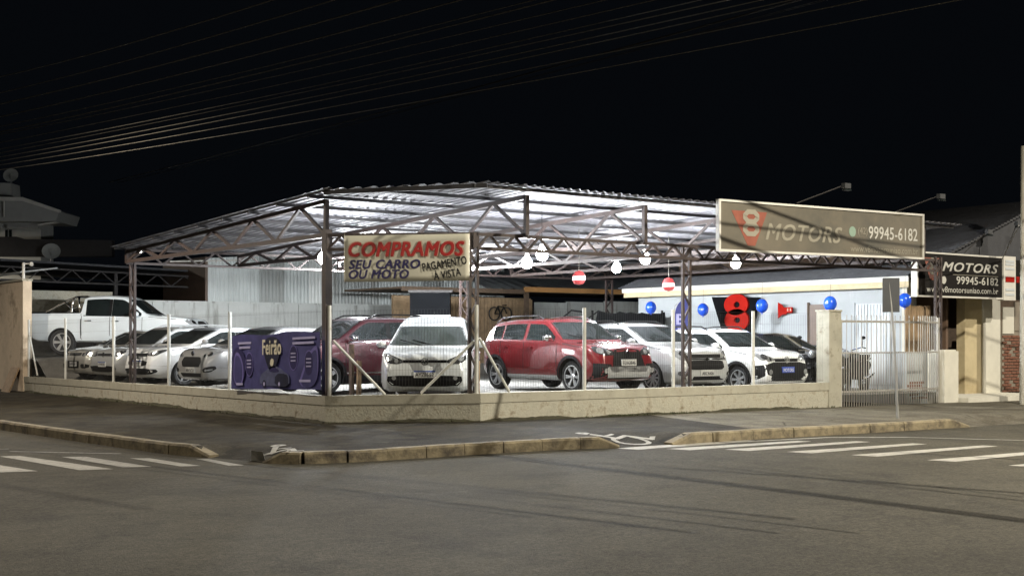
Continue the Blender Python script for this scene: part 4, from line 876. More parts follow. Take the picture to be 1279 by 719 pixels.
# ------------------------------------------------------------------ cars
def pchip(pts):
    xs = [p[0] for p in pts]; ys = [p[1] for p in pts]; n = len(xs)
    h = [xs[i+1]-xs[i] for i in range(n-1)]; d = [(ys[i+1]-ys[i])/h[i] for i in range(n-1)]
    m = [d[0]]+[0 if d[i-1]*d[i] <= 0 else 2*d[i-1]*d[i]/(d[i-1]+d[i]) for i in range(1, n-1)]+[d[-1]]
    def f(x):
        if x <= xs[0]: return ys[0]
        if x >= xs[-1]: return ys[-1]
        i = max(k for k in range(n-1) if xs[k] <= x); t = (x-xs[i])/h[i]
        return (1+2*t)*(1-t)**2*ys[i]+t*(1-t)**2*h[i]*m[i]+t*t*(3-2*t)*ys[i+1]+t*t*(t-1)*h[i]*m[i+1]
    return f
class Car:
    def __init__(s, name, label, cat, spec, pmat, loc, rz):
        s.sp = spec; s.L = spec['L']; s.W = spec['W']; s.pm = pmat
        s.root = thing(name, label, cat, (0,0,0), None, True)
        s.top = pchip(spec['top']); s.bot = pchip(spec.get('bot') or [(0,.34),(.06,.24),(.3,.19),(s.L-.4,.2),(s.L-.06,.28),(s.L,.36)])
        s.belt = pchip(spec['belt']); s.tum = spec.get('tum', .36)
        s.shell(); s.root.location = loc; s.root.rotation_euler.z = rz
    def w(s, x):
        Rf, Rr = s.sp.get('rf', .75), s.sp.get('rr', .6); a, b = s.sp.get('af', .27), s.sp.get('ar', .2); h = s.W/2
        if x < Rf: return h*(1-a*((Rf-x)/Rf)**2.6)
        if x > s.L-Rr: return h*(1-b*((x-s.L+Rr)/Rr)**2.6)
        return h
    def sect(s, x):
        w, zb, zt = s.w(x), s.bot(x), s.top(x); zs = min(s.belt(x), zt-.05); d = zs-zb
        e = zt-zs; ws = .962*w; c = min(.1, .5*e); wr = ws-s.tum*(e-c)-.012
        half = [(0, zb), (.84*w, zb), (.945*w, zb+.05), (.978*w, zb+.14*d+.03), (.995*w, zb+.34*d), (w, zb+.52*d), (.998*w, zb+.66*d), (.985*w, zb+.84*d), (ws+.004, zs-.012), (ws, zs)]
        for t in (.25, .5, .75, 1): half.append((ws-.012-(s.tum*(e-c))*t, zs+(e-c)*t))
        half += [(wr-.28*c, zt-.5*c), (wr-.75*c-.02, zt-.16*c), (wr*.62, zt-.012), (0, zt+.018)]
        return half
    def shell(s):
        xs = set()
        n = int(s.L/.075)
        for i in range(n+1): xs.add(round(s.L*i/n, 3))
        for x, _ in s.sp['top']: xs.add(round(x, 3))
        for x in (.02, .05, .1, s.L-.02, s.L-.05, s.L-.1): xs.add(round(x, 3))
        xs = sorted(xs); xs = [x for i, x in enumerate(xs) if i == 0 or x-xs[i-1] > .008]
        vs = []; fs = []; H = s.L/2
        for x in xs:
            h = s.sect(x); ring = [(H-x, y, z) for y, z in h]+[(H-x, -y, z) for y, z in h[-2:0:-1]]
            m = len(ring); vs += ring
        for i in range(len(xs)-1):
            for k in range(m): a, b = i*m+k, i*m+(k+1) % m; fs.append((a, b, b+m, a+m))
        fs.append(tuple(range(m))); fs.append(tuple((len(xs)-1)*m+k for k in range(m-1, -1, -1)))
        mb = MB().add(vs, fs); me = mb.mesh('body', 32)
        s.bvh = BVHTree.FromPolygons([tuple(v.co) for v in me.vertices], [tuple(p.vertices) for p in me.polygons])
        o = put('body', me, s.pm, s.root)
        cut = MB(); r = s.sp['r']; s.wx = [H-s.sp['fo'], H-s.sp['fo']-s.sp['wb']]
        for x in s.wx:
            for sd in (1, -1):
                y0, y1 = sd*(s.W/2-.34), sd*(s.W/2+.2)
                cut.lathe([(0, y0), (r+.05, y0), (r+.05, y1), (0, y1)], 32, (x, 0, r+s.sp.get('lift', 0)), 'y')
        k = cut.build('cut', M['under'])
        md = o.modifiers.new('b', 'BOOLEAN'); md.operation = 'DIFFERENCE'; md.object = k; md.solver = 'EXACT'; md.material_mode = 'TRANSFER'
        dg = bpy.context.evaluated_depsgraph_get(); nm = bpy.data.meshes.new_from_object(o.evaluated_get(dg))
        o.modifiers.clear(); old = o.data; o.data = nm; nm.name = 'body'; bpy.data.meshes.remove(old); bpy.data.objects.remove(k)
        nm.shade_smooth(); nm.set_sharp_from_angle(angle=R(32)); s.body = o
        for i, x in enumerate(s.wx):
            for sd in (1, -1): s.wheel(x, sd)
    def wheel(s, x, sd):
        r = s.sp['r']; ww = .2; rr = r*.7
        t = MB().lathe([(rr, -ww/2+.01), (rr+.02, -ww/2), (r-.03, -ww/2), (r-.006, -ww/2+.03), (r, -.03), (r, .03), (r-.006, ww/2-.03), (r-.03, ww/2), (rr+.02, ww/2), (rr, ww/2-.01), (rr, -ww/2+.01)], 36, ax='y')
        o = t.build('wheel', M['tyre'], s.root, 40); o.location = (x, sd*(s.W/2-.135), r)
        if sd < 0: o.rotation_euler.z = math.pi
        rim = MB().lathe([(rr+.002, ww/2-.012), (rr-.022, ww/2-.006), (rr-.03, ww/2-.05), (rr-.04, .0), (.07, .0), (0, .0)], 32, ax='y')
        a = rim.build('rim', s.sp.get('rimback', M['rim_dark']), o, 40)
        sp = MB(); ns = s.sp.get('spokes', 7)
        sp.lathe([(rr+.003, ww/2-.02), (rr+.001, ww/2-.004), (rr-.02, ww/2-.004), (rr-.026, ww/2-.03)], 32, ax='y')
        for i in range(ns):
            th = 2*math.pi*i/ns; wa, wb_ = s.sp.get('sw', (.05, .035))
            for off in ((-.11, .11) if s.sp.get('twin') else (0,)):
                c0, c1 = (math.cos(th+off*.4), math.sin(th+off*.4)), (math.cos(th+off), math.sin(th+off))
                p0 = Vector((c0[0]*.04, ww/2-.035, c0[1]*.04)); p1 = Vector((c1[0]*(rr-.012), ww/2-.018, c1[1]*(rr-.012)))
                e = Vector((-c1[1], 0, c1[0]))
                vs = [p0-e*wb_/2, p0+e*wb_/2, p1+e*wa/2, p1-e*wa/2]; sp.add(vs+[v-Vector((0, .03, 0)) for v in vs], [(0,1,2,3),(7,6,5,4),(0,4,5,1),(1,5,6,2),(2,6,7,3),(3,7,4,0)])
        sp.lathe([(0, ww/2-.018), (.05, ww/2-.02), (.062, ww/2-.035), (.062, ww/2-.06)], 16, ax='y')
        sp.build('spokes', s.sp.get('rimmat', M['rim']), o, 30)
    def patch(s, name, poly, th, mat, parent=None, off=.004, sub=2, skip=None):
        """a panel cut from the body surface: poly in (lateral, z) seen along the horizontal direction th (degrees, 0 = front, 90 = left)"""
        t = R(th); o = Vector((math.cos(t), math.sin(t), 0)); e = Vector((-math.sin(t), math.cos(t), 0))
        bm = bmesh.new(); vs = [bm.verts.new((a, b, 0)) for a, b in poly]; f = bm.faces.new(vs)
        bmesh.ops.triangulate(bm, faces=[f])
        for _ in range(sub):
            ee = [x for x in bm.edges if x.calc_length() > .07]
            if ee: bmesh.ops.subdivide_edges(bm, edges=ee, cuts=1, use_grid_fill=True); bmesh.ops.triangulate(bm, faces=bm.faces)
        bad = []
        for v in bm.verts:
            q = e*v.co.x+Vector((0, 0, v.co.y))
            h = s.bvh.ray_cast(q+o*6, -o)
            if h[0] is None or (h[0]-q).dot(o) < 0: bad.append(v); continue
            nn = h[1] if h[1].dot(o) > 0 else -h[1]
            v.co = h[0]+(nn*.8+o*.4)*off
        bmesh.ops.delete(bm, geom=bad, context='VERTS')
        bmesh.ops.recalc_face_normals(bm, faces=bm.faces)
        me = bpy.data.meshes.new(name)
        for fc in bm.faces:
            if fc.normal.dot(o) < 0: fc.normal_flip()
        bm.to_mesh(me); bm.free(); me.shade_smooth()
        return put(name, me, mat, parent or s.root)
    def both(s, name, poly, th, mat, **kw):
        a = s.patch(name, poly, th, mat, **kw)
        b = s.patch(name, [(-x, z) for x, z in poly], -th, mat, **kw)
        return a, b
    def sides(s, name, poly, mat, **kw):   # poly in (x, z), x from the car's centre
        a = s.patch(name, [(-x, z) for x, z in poly], 90, mat, **kw); b = s.patch(name, poly, -90, mat, **kw); return a, b
    def glazing(s):
        H = s.L/2; sp = s.sp; x0, x1 = sp['screen']    # cowl x and roof-front x, from the front
        gl = sp.get('glass', M['glass'])
        pl = []; n = 6
        for i in range(n+1):
            x = x0+.05+(x1-x0-.1)*i/n; z = s.top(x); e = z-min(s.belt(x), z-.05); pl.append((.962*s.w(x)-s.tum*e-(.075 if i else .05)+.02, z-.004))
        f = [(y, z) for y, z in pl]+[(-y, z) for y, z in pl[::-1]]
        ws = s.patch('windscreen', chaikin(f, 1, .12), 0, gl, sub=3)
        fr = MB()
        for sd in (1, -1):    # wipers
            a = Vector((H-x0-.02, sd*.12-.05, s.top(x0)+.03)); b = Vector((H-x0-.17, sd*.12-.55*(1 if sd > 0 else 1)+.1, s.top(x0+.17)+.03))
            MB().tube([a, b], .009, 5).build('wiper', M['trim'], s.root)
        if 'rear' in sp:
            xa, xb = sp['rear']; pl = []
            for i in range(5):
                x = xa+.05+(xb-xa-.1)*i/4; z = s.top(x); e = max(0, z-s.belt(x)); pl.append((.962*s.w(x)-s.tum*e-.1, z-.01))
            f = [(y, z) for y, z in pl]+[(-y, z) for y, z in pl[::-1]]
            s.patch('rear_window', chaikin(f, 1, .12), 180, gl, sub=3)
        for a, b in sp['windows']:
            lo = []; hi = []; n = 10
            for i in range(n+1):
                x = a+(b-a)*i/n; l = s.belt(x)+.03; u = s.top(x)-sp.get('rail', .115)
                if u-l > .03: lo.append((H-x, l)); hi.append((H-x, u))
            if len(lo) < 3: continue
            s.sides('side_window', chaikin(lo+hi[::-1], 1, .1), sp.get('sglass', gl), sub=3)
        for x in sp.get('pillars', []):    # blacked-out door pillars between two windows
            s.sides('pillar_trim', [(H-x+.045, s.belt(x)+.03), (H-x-.045, s.belt(x)+.03), (H-x-.045, s.top(x)-.12), (H-x+.045, s.top(x)-.12)], M['trim'], off=.003)
    def seams(s):
        H = s.L/2; g = M['gap']
        for x in s.sp['seams']:
            s.sides('door_seam', [(H-x+.008, s.bot(x)+.09), (H-x-.008, s.bot(x)+.09), (H-x-.008, s.belt(x)), (H-x+.008, s.belt(x))], g, off=.003)
        xa, xb = s.sp['seams'][0], s.sp['seams'][-1]
        s.sides('sill_seam', [(H-xa, .285), (H-xb, .285), (H-xb, .3), (H-xa, .3)], g, off=.003)
        for x in s.sp.get('handles', []):
            for sd in (1, -1):
                w = s.w(x)*.99; z = s.belt(x)-.13
                MB().bar((H-x-.1, sd*(w+.012), z), (H-x+.1, sd*(w+.012), z), .028, .03).build('door_handle', s.sp.get('hmat', s.pm), s.root)
        x = s.sp['screen'][0]+.02   # bonnet shut line
        s.sides('bonnet_seam', [(H-.35, s.top(.35)-.075), (H-x, s.top(x)-.075), (H-x, s.top(x)-.062), (H-.35, s.top(.35)-.062)], g, off=.003)
    def mirrors(s):
        H = s.L/2; x = s.sp['screen'][0]+.34; z = s.belt(x)+.09
        for sd in (1, -1):
            mb = MB().ball((H-x, sd*(s.W/2+.085), z), .1, 14, 8, (.75, 1.0, .72)); mb.tube([(H-x, sd*(s.W/2-.08), z-.05), (H-x, sd*(s.W/2+.05), z-.03)], .025, 6)
            o = mb.build('mirror', s.sp.get('mmat', s.pm), s.root, 60)
            MB().box(H-x-.082, H-x-.074, sd*(s.W/2+.085)-.075, sd*(s.W/2+.085)+.075, z-.05, z+.05).build('mirror_glass', M['chrome'], o)
    def rails(s, mat):
        xa, xb = s.sp['rails']; H = s.L/2
        for sd in (1, -1):
            pts = []
            for i in range(9):
                x = xa+(xb-xa)*i/8; e = s.top(x)-s.belt(x); y = .962*s.w(x)-s.tum*e-.02
                pts.append((H-x, sd*y, s.top(x)-.02+(.075 if 0 < i < 8 else 0)))
            MB().tube(pts, .018, 6).build('roof_rail', mat, s.root, 50)
    def plate(s, txt, z, x=None, mat='plate', y=0, cm='plate_text'):
        H = s.L/2; h = s.bvh.ray_cast(Vector((6, y, z)), Vector((-1, 0, 0)))[0]; xx = h.x+.02
        o = MB().box(xx-.03, xx, y-.2, y+.2, z-.065, z+.065).build('licence_plate', M[mat], s.root)
        MB().box(xx, xx+.002, y-.2, y+.2, z+.04, z+.065).build('plate_band', M['plate_blue' if mat == 'plate' else mat], o)
        text('plate_number', txt, -.17, -.045, .34, .075, lambda a, b, d: (xx+.002+d, y+a, z+b), M[cm], o, .01)
        return o
    def emblem(s, z, r, kind='ring'):
        h = s.bvh.ray_cast(Vector((6, 0, z)), Vector((-1, 0, 0)))[0]; x = h.x+.018
        mb = MB()
        if kind == 'ring':
            mb.lathe([(r, -.01), (r, .008), (r*.84, .008), (r*.84, -.01)], 24, (x, 0, z), 'x')
            for pts in ([(-.62,.55),(0,-.7),(.62,.55)], [(-.28,.72),(0,.12),(.28,.72)]):
                for a, b in zip(pts, pts[1:]): mb.bar((x, a[0]*r, z+a[1]*r), (x, b[0]*r, z+b[1]*r), r*.17, .012)
        elif kind == 'oval': mb.lathe([(r, -.01), (r, .008), (0, .012)], 20, (x, 0, z), 'x')
        elif kind == 'bow': mb.box(x-.01, x+.012, -r*1.5, r*1.5, z-r*.3, z+r*.3).box(x-.01, x+.012, -r*.5, r*.5, z-r*.6, z+r*.6)
        else:
            for a, b in (((0,1.2),(-.8,0)), ((-.8,0),(0,-1.2)), ((0,-1.2),(.8,0)), ((.8,0),(0,1.2))):
                mb.bar((x, a[0]*r, z+a[1]*r), (x, b[0]*r, z+b[1]*r), r*.3, .015)
        mb.build('emblem', M['chrome'], s.root, 40)
    def lamp(s, poly, housing='lens_dark', discs=(), th=0):
        for sg in (1, -1):
            o = s.patch('headlight', [(sg*a, b) for a, b in chaikin(poly, 1, .15)], th, M[housing], off=.005, sub=3)
            for (cy, cz, r, mt) in discs:
                s.patch('lamp_bowl', circ(sg*cy, cz, r), th, M[mt], parent=o, off=.011, sub=1)
    def finish(s): s.glazing(); s.seams(); s.mirrors(); return s.root
    def arches(s, mat, g=.055):
        for x in s.wx:
            r = s.sp['r']
            out = [(x+(r+.045+g)*math.cos(t), r+(r+.045+g)*math.sin(t)) for t in [R(-8+196*i/16) for i in range(17)]]
            inn = [(x+(r+.047)*math.cos(t), r+(r+.047)*math.sin(t)) for t in [R(188-196*i/16) for i in range(17)]]
            s.sides('arch_trim', out+inn, mat, off=.014, sub=1)
def hatch(L, W, H, hood, cowl_x, cowl_z, wtop_x, roof_end, tail_x, belt0, belt1, **k):
    """side profile of a two-box car, x measured back from the nose"""
    d = dict(L=L, W=W, top=[(0,.56),(.025,.66),(.08,hood-.12),(.2,hood-.035),(.38,hood),(cowl_x-.02,cowl_z),(cowl_x+.02,cowl_z+.02),(wtop_x-.03,H-.085),(wtop_x+.12,H-.03),((wtop_x+roof_end)/2,H-.018),(roof_end-.1,H-.07),(roof_end,H-.11),(tail_x,belt1+.02),(tail_x+.45*(L-tail_x),belt1-.1),(tail_x+.85*(L-tail_x),.75),(L,.6)],
             belt=[(0,.6),(.4,hood-.06),(cowl_x,belt0),(L-.5,belt1),(L,belt1)], screen=(cowl_x, wtop_x), rear=(roof_end, tail_x))
    d.update(k); return d
def sedan(L, W, H, hood, cowl_x, cowl_z, wtop_x, roof_end, deck_x, deck_z, belt0, belt1, **k):
    d = dict(L=L, W=W, top=[(0,.56),(.025,.66),(.08,hood-.12),(.2,hood-.035),(.38,hood),(cowl_x-.02,cowl_z),(cowl_x+.02,cowl_z+.02),(wtop_x-.03,H-.085),(wtop_x+.12,H-.03),((wtop_x+roof_end)/2,H-.018),(roof_end-.1,H-.06),(roof_end,H-.1),(deck_x,deck_z),(deck_x+.08,deck_z-.005),(L-.12,deck_z-.03),(L-.03,.85),(L,.62)],
             belt=[(0,.6),(.4,hood-.06),(cowl_x,belt0),(L-.6,belt1),(L,belt1-.05)], screen=(cowl_x, wtop_x), rear=(roof_end, deck_x))
    d.update(k); return d

def white_compact(loc, rz):
    sp = hatch(3.85,1.76,1.64, .94, .98,1.02, 1.66, 3.4, 3.76, .97,1.03, wb=2.46, fo=.74, r=.3, windows=[(1.16,2.25),(2.33,3.25)], pillars=[2.29], seams=[1.2,2.28,3.1], handles=[2.05,2.95], glass=M['glass_grey'], sglass=M['glass'], af=.2, rimmat=M['rim_grey'], spokes=8, tum=.41)
    sp['top'][7] = (1.62,1.43); sp['top'][8] = (1.8,1.50); sp['top'][9] = (2.5,1.635)
    c = Car('white_compact_hatchback', 'white compact hatchback facing the street corner between the two corner posts', 'car', sp, M['pearl_paint'], loc, rz); c.finish()
    c.lamp([(.40,.74),(.42,.79),(.74,.92),(.76,.80),(.66,.715),(.5,.71)], 'lens_dark', [(.66,.82,.055,'lens'),(.53,.765,.04,'lens')])
    g = c.patch('grille', [(-.4,.735),(.4,.735),(.41,.785),(-.41,.785)], 0, M['grille'], off=.006)
    for z in (.752,.772): c.patch('grille_bar', [(-.4,z-.004),(.4,z-.004),(.4,z+.004),(-.4,z+.004)], 0, M['chrome'], parent=g, off=.011)
    c.patch('lower_intake', chaikin([(-.68,.5),(.68,.5),(.70,.4),(.6,.3),(-.6,.3),(-.70,.4)],1,.15), 0, M['grille'], off=.005)
    c.patch('intake_bar', [(-.68,.415),(.68,.415),(.68,.445),(-.68,.445)], 0, M['cladding'], off=.012)
    for a in (1,-1): c.patch('fog_light', circ(a*.57,.455,.04), 0, M['lens'], off=.016, sub=1)
    c.emblem(.762, .068, 'ring'); c.plate('AYZ8E52', .525)
    MB().tube([(-.2,0,1.5),(-.32,0,1.73)],.006,5).build('aerial', M['trim'], c.root)
def red_crossover(loc, rz):
    sp = hatch(4.08,1.74,1.56, .99, 1.1,1.06, 1.78, 3.65, 3.98, 1.02,1.07, wb=2.59, fo=.83, r=.335, windows=[(1.3,2.36),(2.46,3.2),(3.25,3.6)], pillars=[], seams=[1.28,2.41,3.25], handles=[2.2,3.05], sglass=M['glass'], af=.22, twin=True, spokes=6, sw=(.03,.03), rails=(1.95,3.6), mmat=M['chrome'], rf=.6,
       bot=[(0,.40),(.06,.3),(.3,.24),(3.7,.25),(4.02,.32),(4.08,.4)])
    c = Car('red_crossover_hatchback', 'red high-riding hatchback with roof rails and black grille', 'car', sp, M['red_paint'], loc, rz); c.finish(); c.rails(M['chrome'])
    c.lamp([(.34,.78),(.36,.86),(.62,.96),(.77,.95),(.755,.84),(.62,.77)], 'lens_dark', [(.66,.87,.06,'lens'),(.5,.84,.045,'lens')])
    g = c.patch('grille', chaikin([(-.33,.9),(.33,.9),(.4,.7),(.45,.5),(-.45,.5),(-.4,.7)],1,.12), 0, M['grille'], off=.006)
    for i in range(5):
        z = .53+.075*i; c.patch('grille_bar', [(-.39,z),(.39,z),(.39,z+.012),(-.39,z+.012)], 0, M['cladding'], parent=g, off=.013)
    c.patch('bumper_cladding', [(-.8,.62),(-.47,.6),(-.46,.45),(.46,.45),(.47,.6),(.8,.62),(.8,.3),(-.8,.3)], 0, M['cladding'], off=.004, sub=3)
    c.patch('skid_plate', [(-.45,.44),(-.55,.55),(-.6,.5),(-.55,.33),(.55,.33),(.6,.5),(.55,.55),(.45,.44)], 0, M['rim_grey'], off=.014)
    for a in (1,-1): c.patch('fog_light', circ(a*.62,.47,.05), 0, M['lens'], off=.016, sub=1)
    c.arches(M['cladding'], .06)
    c.sides('sill_cladding', [(2.04-1.25,.26),(2.04-3.0,.26),(2.04-3.0,.36),(2.04-1.25,.36)], M['rim_grey'], off=.012)
    c.emblem(.8,.075,'diamond'); c.plate('EUA3B46', .63, mat='plate_grey')
def silver_mpv(loc, rz):
    sp = hatch(4.36,1.74,1.53, .98, 1.02,1.06, 1.85, 3.95, 4.3, 1.0,1.06, wb=2.62, fo=.85, r=.325, windows=[(1.2,2.4),(2.5,3.35),(3.45,3.9)], pillars=[2.45], seams=[1.25,2.45,3.4], handles=[2.2,3.15], glass=M['glass'], af=.24, spokes=10, sw=(.035,.03), rails=(2.1,3.9), tum=.34)
    c = Car('silver_people_carrier', 'silver people carrier with wide split grille beside the red hatchback', 'car', sp, M['silver2_paint'], loc, rz); c.finish(); c.rails(M['trim'])
    c.lamp([(.46,.7),(.48,.82),(.62,.97),(.76,.97),(.77,.8),(.68,.69)], 'lens', [(.63,.84,.06,'lens_dark'),(.56,.76,.04,'chrome')])
    c.patch('grille', [(-.45,.75),(.45,.75),(.47,.83),(-.47,.83)], 0, M['grille'], off=.006)
    g = c.patch('lower_grille', chaikin([(-.5,.7),(.5,.7),(.52,.55),(.45,.5),(-.45,.5),(-.52,.55)],1,.12), 0, M['grille'], off=.006)
    c.patch('grille_bar', [(-.5,.715),(.5,.715),(.5,.74),(-.5,.74)], 0, M['chrome'], off=.014)
    c.patch('lower_intake', [(-.66,.36),(.66,.36),(.6,.28),(-.6,.28)], 0, M['grille'], off=.005)
    for a in (1,-1): c.patch('fog_light', chaikin([(a*.58,.36),(a*.74,.38),(a*.74,.48),(a*.6,.46)]), 0, M['lens_dark'], off=.008, sub=1)
    c.emblem(.728,.05,'bow'); c.plate('ARC4A06', .43, mat='plate_grey')
def white_adventure(loc, rz):
    sp = hatch(4.0,1.70,1.50, .95, 1.0,1.02, 1.74, 3.55, 3.9, .98,1.05, wb=2.46, fo=.77, r=.32, windows=[(1.16,2.3),(2.38,3.4)], pillars=[2.34], seams=[1.2,2.33,3.15], handles=[2.1,3.0], af=.2, spokes=7, rails=(1.9,3.5), sw=(.07,.04))
    c = Car('white_adventure_hatchback', 'white hatchback with black bumper and arch cladding and a blue dealer plate', 'car', sp, M['white_paint'], loc, rz); c.finish(); c.rails(M['trim'])
    c.lamp([(.38,.76),(.42,.82),(.72,.95),(.77,.9),(.72,.76),(.55,.73)], 'lens', [(.64,.84,.06,'lens_dark'),(.52,.79,.04,'lens_dark')])
    c.patch('bumper_cladding', [(-.8,.64),(-.45,.72),(.45,.72),(.8,.64),(.8,.3),(-.8,.3)], 0, M['cladding'], off=.004, sub=3)
    c.patch('grille', [(-.38,.73),(.38,.73),(.4,.8),(-.4,.8)], 0, M['grille'], off=.006)
    for a in (1,-1): c.patch('fog_light', circ(a*.58,.5,.06), 0, M['lens'], off=.014, sub=1)
    c.arches(M['cladding'], .06); c.sides('sill_cladding', [(.8,.2),(-.95,.2),(-.95,.36),(.8,.36)], M['cladding'], off=.01)
    c.emblem(.775,.075,'ring'); c.plate('MOTORS', .55, mat='plate_bluew', cm='plate')
def black_hatch(loc, rz):
    sp = hatch(3.95,1.70,1.46, .93, .98,1.0, 1.8, 3.55, 3.88, .98,1.06, wb=2.5, fo=.82, r=.305, windows=[(1.2,2.35),(2.43,3.35)], pillars=[2.39], seams=[1.22,2.38,3.2], handles=[2.15,3.0], spokes=9, af=.28)
    c = Car('black_hatchback', 'glossy black hatchback parked by the white house beside the gate', 'car', sp, M['black_paint'], loc, rz); c.finish()
    c.lamp([(.42,.72),(.45,.8),(.64,.93),(.74,.9),(.72,.76),(.6,.7)], 'lens_dark', [(.62,.81,.06,'lens'),(.52,.76,.04,'lens')])
    c.patch('grille', chaikin([(-.4,.74),(.4,.74),(.42,.6),(-.42,.6)]), 0, M['grille'], off=.006)
    c.patch('lower_intake', [(-.6,.45),(.6,.45),(.55,.32),(-.55,.32)], 0, M['grille'], off=.005)
    c.emblem(.7,.055,'oval'); c.plate('BKT7F19', .5)
def silver_sedan(loc, rz):
    sp = sedan(4.53,1.82,1.48, .93, 1.12,1.0, 2.0, 3.35, 4.0,1.1, .99,1.05, wb=2.65, fo=.9, r=.325, windows=[(1.35,2.55),(2.65,3.5)], pillars=[2.6], seams=[1.35,2.6,3.5], handles=[2.35,3.3], af=.3, rf=.9, twin=True, spokes=8, sw=(.022,.02), tum=.4, hmat=M['chrome'])
    c = Car('silver_sedan', 'silver sedan with dark hexagonal grille nearest the purple banner', 'car', sp, M['silver_paint'], loc, rz); c.finish()
    c.lamp([(.42,.74),(.44,.78),(.76,.93),(.78,.84),(.6,.72)], 'lens', [(.64,.81,.05,'chrome'),(.53,.77,.035,'lens_dark')])
    c.patch('grille', chaikin([(-.36,.74),(.36,.74),(.44,.62),(.36,.5),(-.36,.5),(-.44,.62)],1,.1), 0, M['grille'], off=.006)
    for a in (1,-1):
        f = c.patch('fog_pocket', chaikin([(a*.52,.46),(a*.76,.54),(a*.78,.47),(a*.7,.38),(a*.54,.38)],1,.15), 0, M['grille'], off=.006)
        c.patch('fog_light', chaikin([(a*.6,.43),(a*.74,.47),(a*.73,.43),(a*.62,.41)]), 0, M['lens'], parent=f, off=.012, sub=1)
    c.patch('lower_intake', [(-.46,.36),(.46,.36),(.4,.27),(-.4,.27)], 0, M['grille'], off=.005)
    c.emblem(.82,.06,'oval'); c.plate('BBX5C21', .43, mat='plate_grey')
def white_sedan(loc, rz):
    sp = sedan(4.28,1.73,1.50, .95, 1.02,1.02, 1.9, 3.3, 3.85,1.1, 1.0,1.06, wb=2.53, fo=.84, r=.315, windows=[(1.28,2.4),(2.5,3.4)], pillars=[2.45], seams=[1.3,2.45,3.4], handles=[2.2,3.2], af=.28, spokes=5, mmat=M['silver_paint'], tum=.37)
    c = Car('white_sedan', 'white sedan with dark slanted headlights parked behind the lattice column', 'car', sp, M['white_paint'], loc, rz); c.finish()
    c.lamp([(.42,.76),(.44,.82),(.78,.93),(.79,.86),(.66,.75)], 'lens_dark', [(.64,.83,.05,'lens'),(.52,.79,.035,'lens')])
    c.patch('grille', [(-.4,.74),(.4,.74),(.42,.82),(-.42,.82)], 0, M['grille'], off=.006)
    c.patch('lower_grille', chaikin([(-.48,.64),(.48,.64),(.44,.5),(-.44,.5)]), 0, M['grille'], off=.006)
    c.patch('lower_intake', chaikin([(-.7,.44),(.7,.44),(.74,.36),(.6,.29),(-.6,.29),(-.74,.36)]), 0, M['grille'], off=.005)
    c.emblem(.71,.05,'bow'); c.plate('QJM2H77', .57)
def silver_wagon(loc, rz):
    sp = hatch(4.15,1.72,1.53, .92, 1.04,1.0, 1.78, 3.75, 4.08, .98,1.04, wb=2.5, fo=.82, r=.31, windows=[(1.24,2.35),(2.43,3.1),(3.18,3.6)], pillars=[2.39], seams=[1.25,2.38,3.15], handles=[2.15,3.0], spokes=7, rails=(1.95,3.7), af=.22)
    c = Car('silver_estate_car', 'light silver estate car with roof rails and dark headlights', 'car', sp, M['silver2_paint'], loc, rz); c.finish(); c.rails(M['rim'])
    c.lamp([(.38,.72),(.4,.79),(.74,.9),(.76,.82),(.66,.71),(.5,.7)], 'lens_dark', [(.64,.8,.05,'lens'),(.52,.76,.04,'lens')])
    c.patch('grille', [(-.36,.72),(.36,.72),(.38,.79),(-.38,.79)], 0, M['grille'], off=.006)
    c.patch('lower_intake', chaikin([(-.66,.46),(.66,.46),(.7,.38),(.6,.3),(-.6,.3),(-.7,.38)]), 0, M['grille'], off=.005)
    c.emblem(.755,.065,'ring'); c.plate('ATK9D30', .5)
def champagne_sedan(loc, rz):
    sp = sedan(4.2,1.68,1.44, .9, 1.1,.98, 1.85, 3.1, 3.6,1.05, .96,1.0, wb=2.5, fo=.8, r=.3, windows=[(1.32,2.3),(2.4,3.2)], pillars=[2.35], seams=[1.32,2.35,3.2], handles=[2.1,3.0], af=.24, spokes=8, rimmat=M['rim_grey'])
    c = Car('champagne_sedan', 'pale champagne sedan with clear headlights under the pickup tail', 'car', sp, M['champagne'], loc, rz); c.finish()
    c.lamp([(.4,.7),(.4,.8),(.72,.88),(.77,.8),(.74,.7)], 'lens', [(.64,.78,.055,'chrome'),(.5,.75,.05,'chrome')])
    c.patch('grille', [(-.34,.71),(.34,.71),(.36,.79),(-.36,.79)], 0, M['grille'], off=.006)
    for a in (1,-1): c.patch('lower_intake', chaikin([(a*.42,.48),(a*.72,.48),(a*.7,.36),(a*.45,.36)]), 0, M['grille'], off=.006)
    c.patch('centre_intake', [(-.34,.56),(.34,.56),(.32,.36),(-.32,.36)], 0, M['grille'], off=.006)
    c.emblem(.75,.05,'bow'); c.plate('AMP3J64', .47, mat='plate_grey')
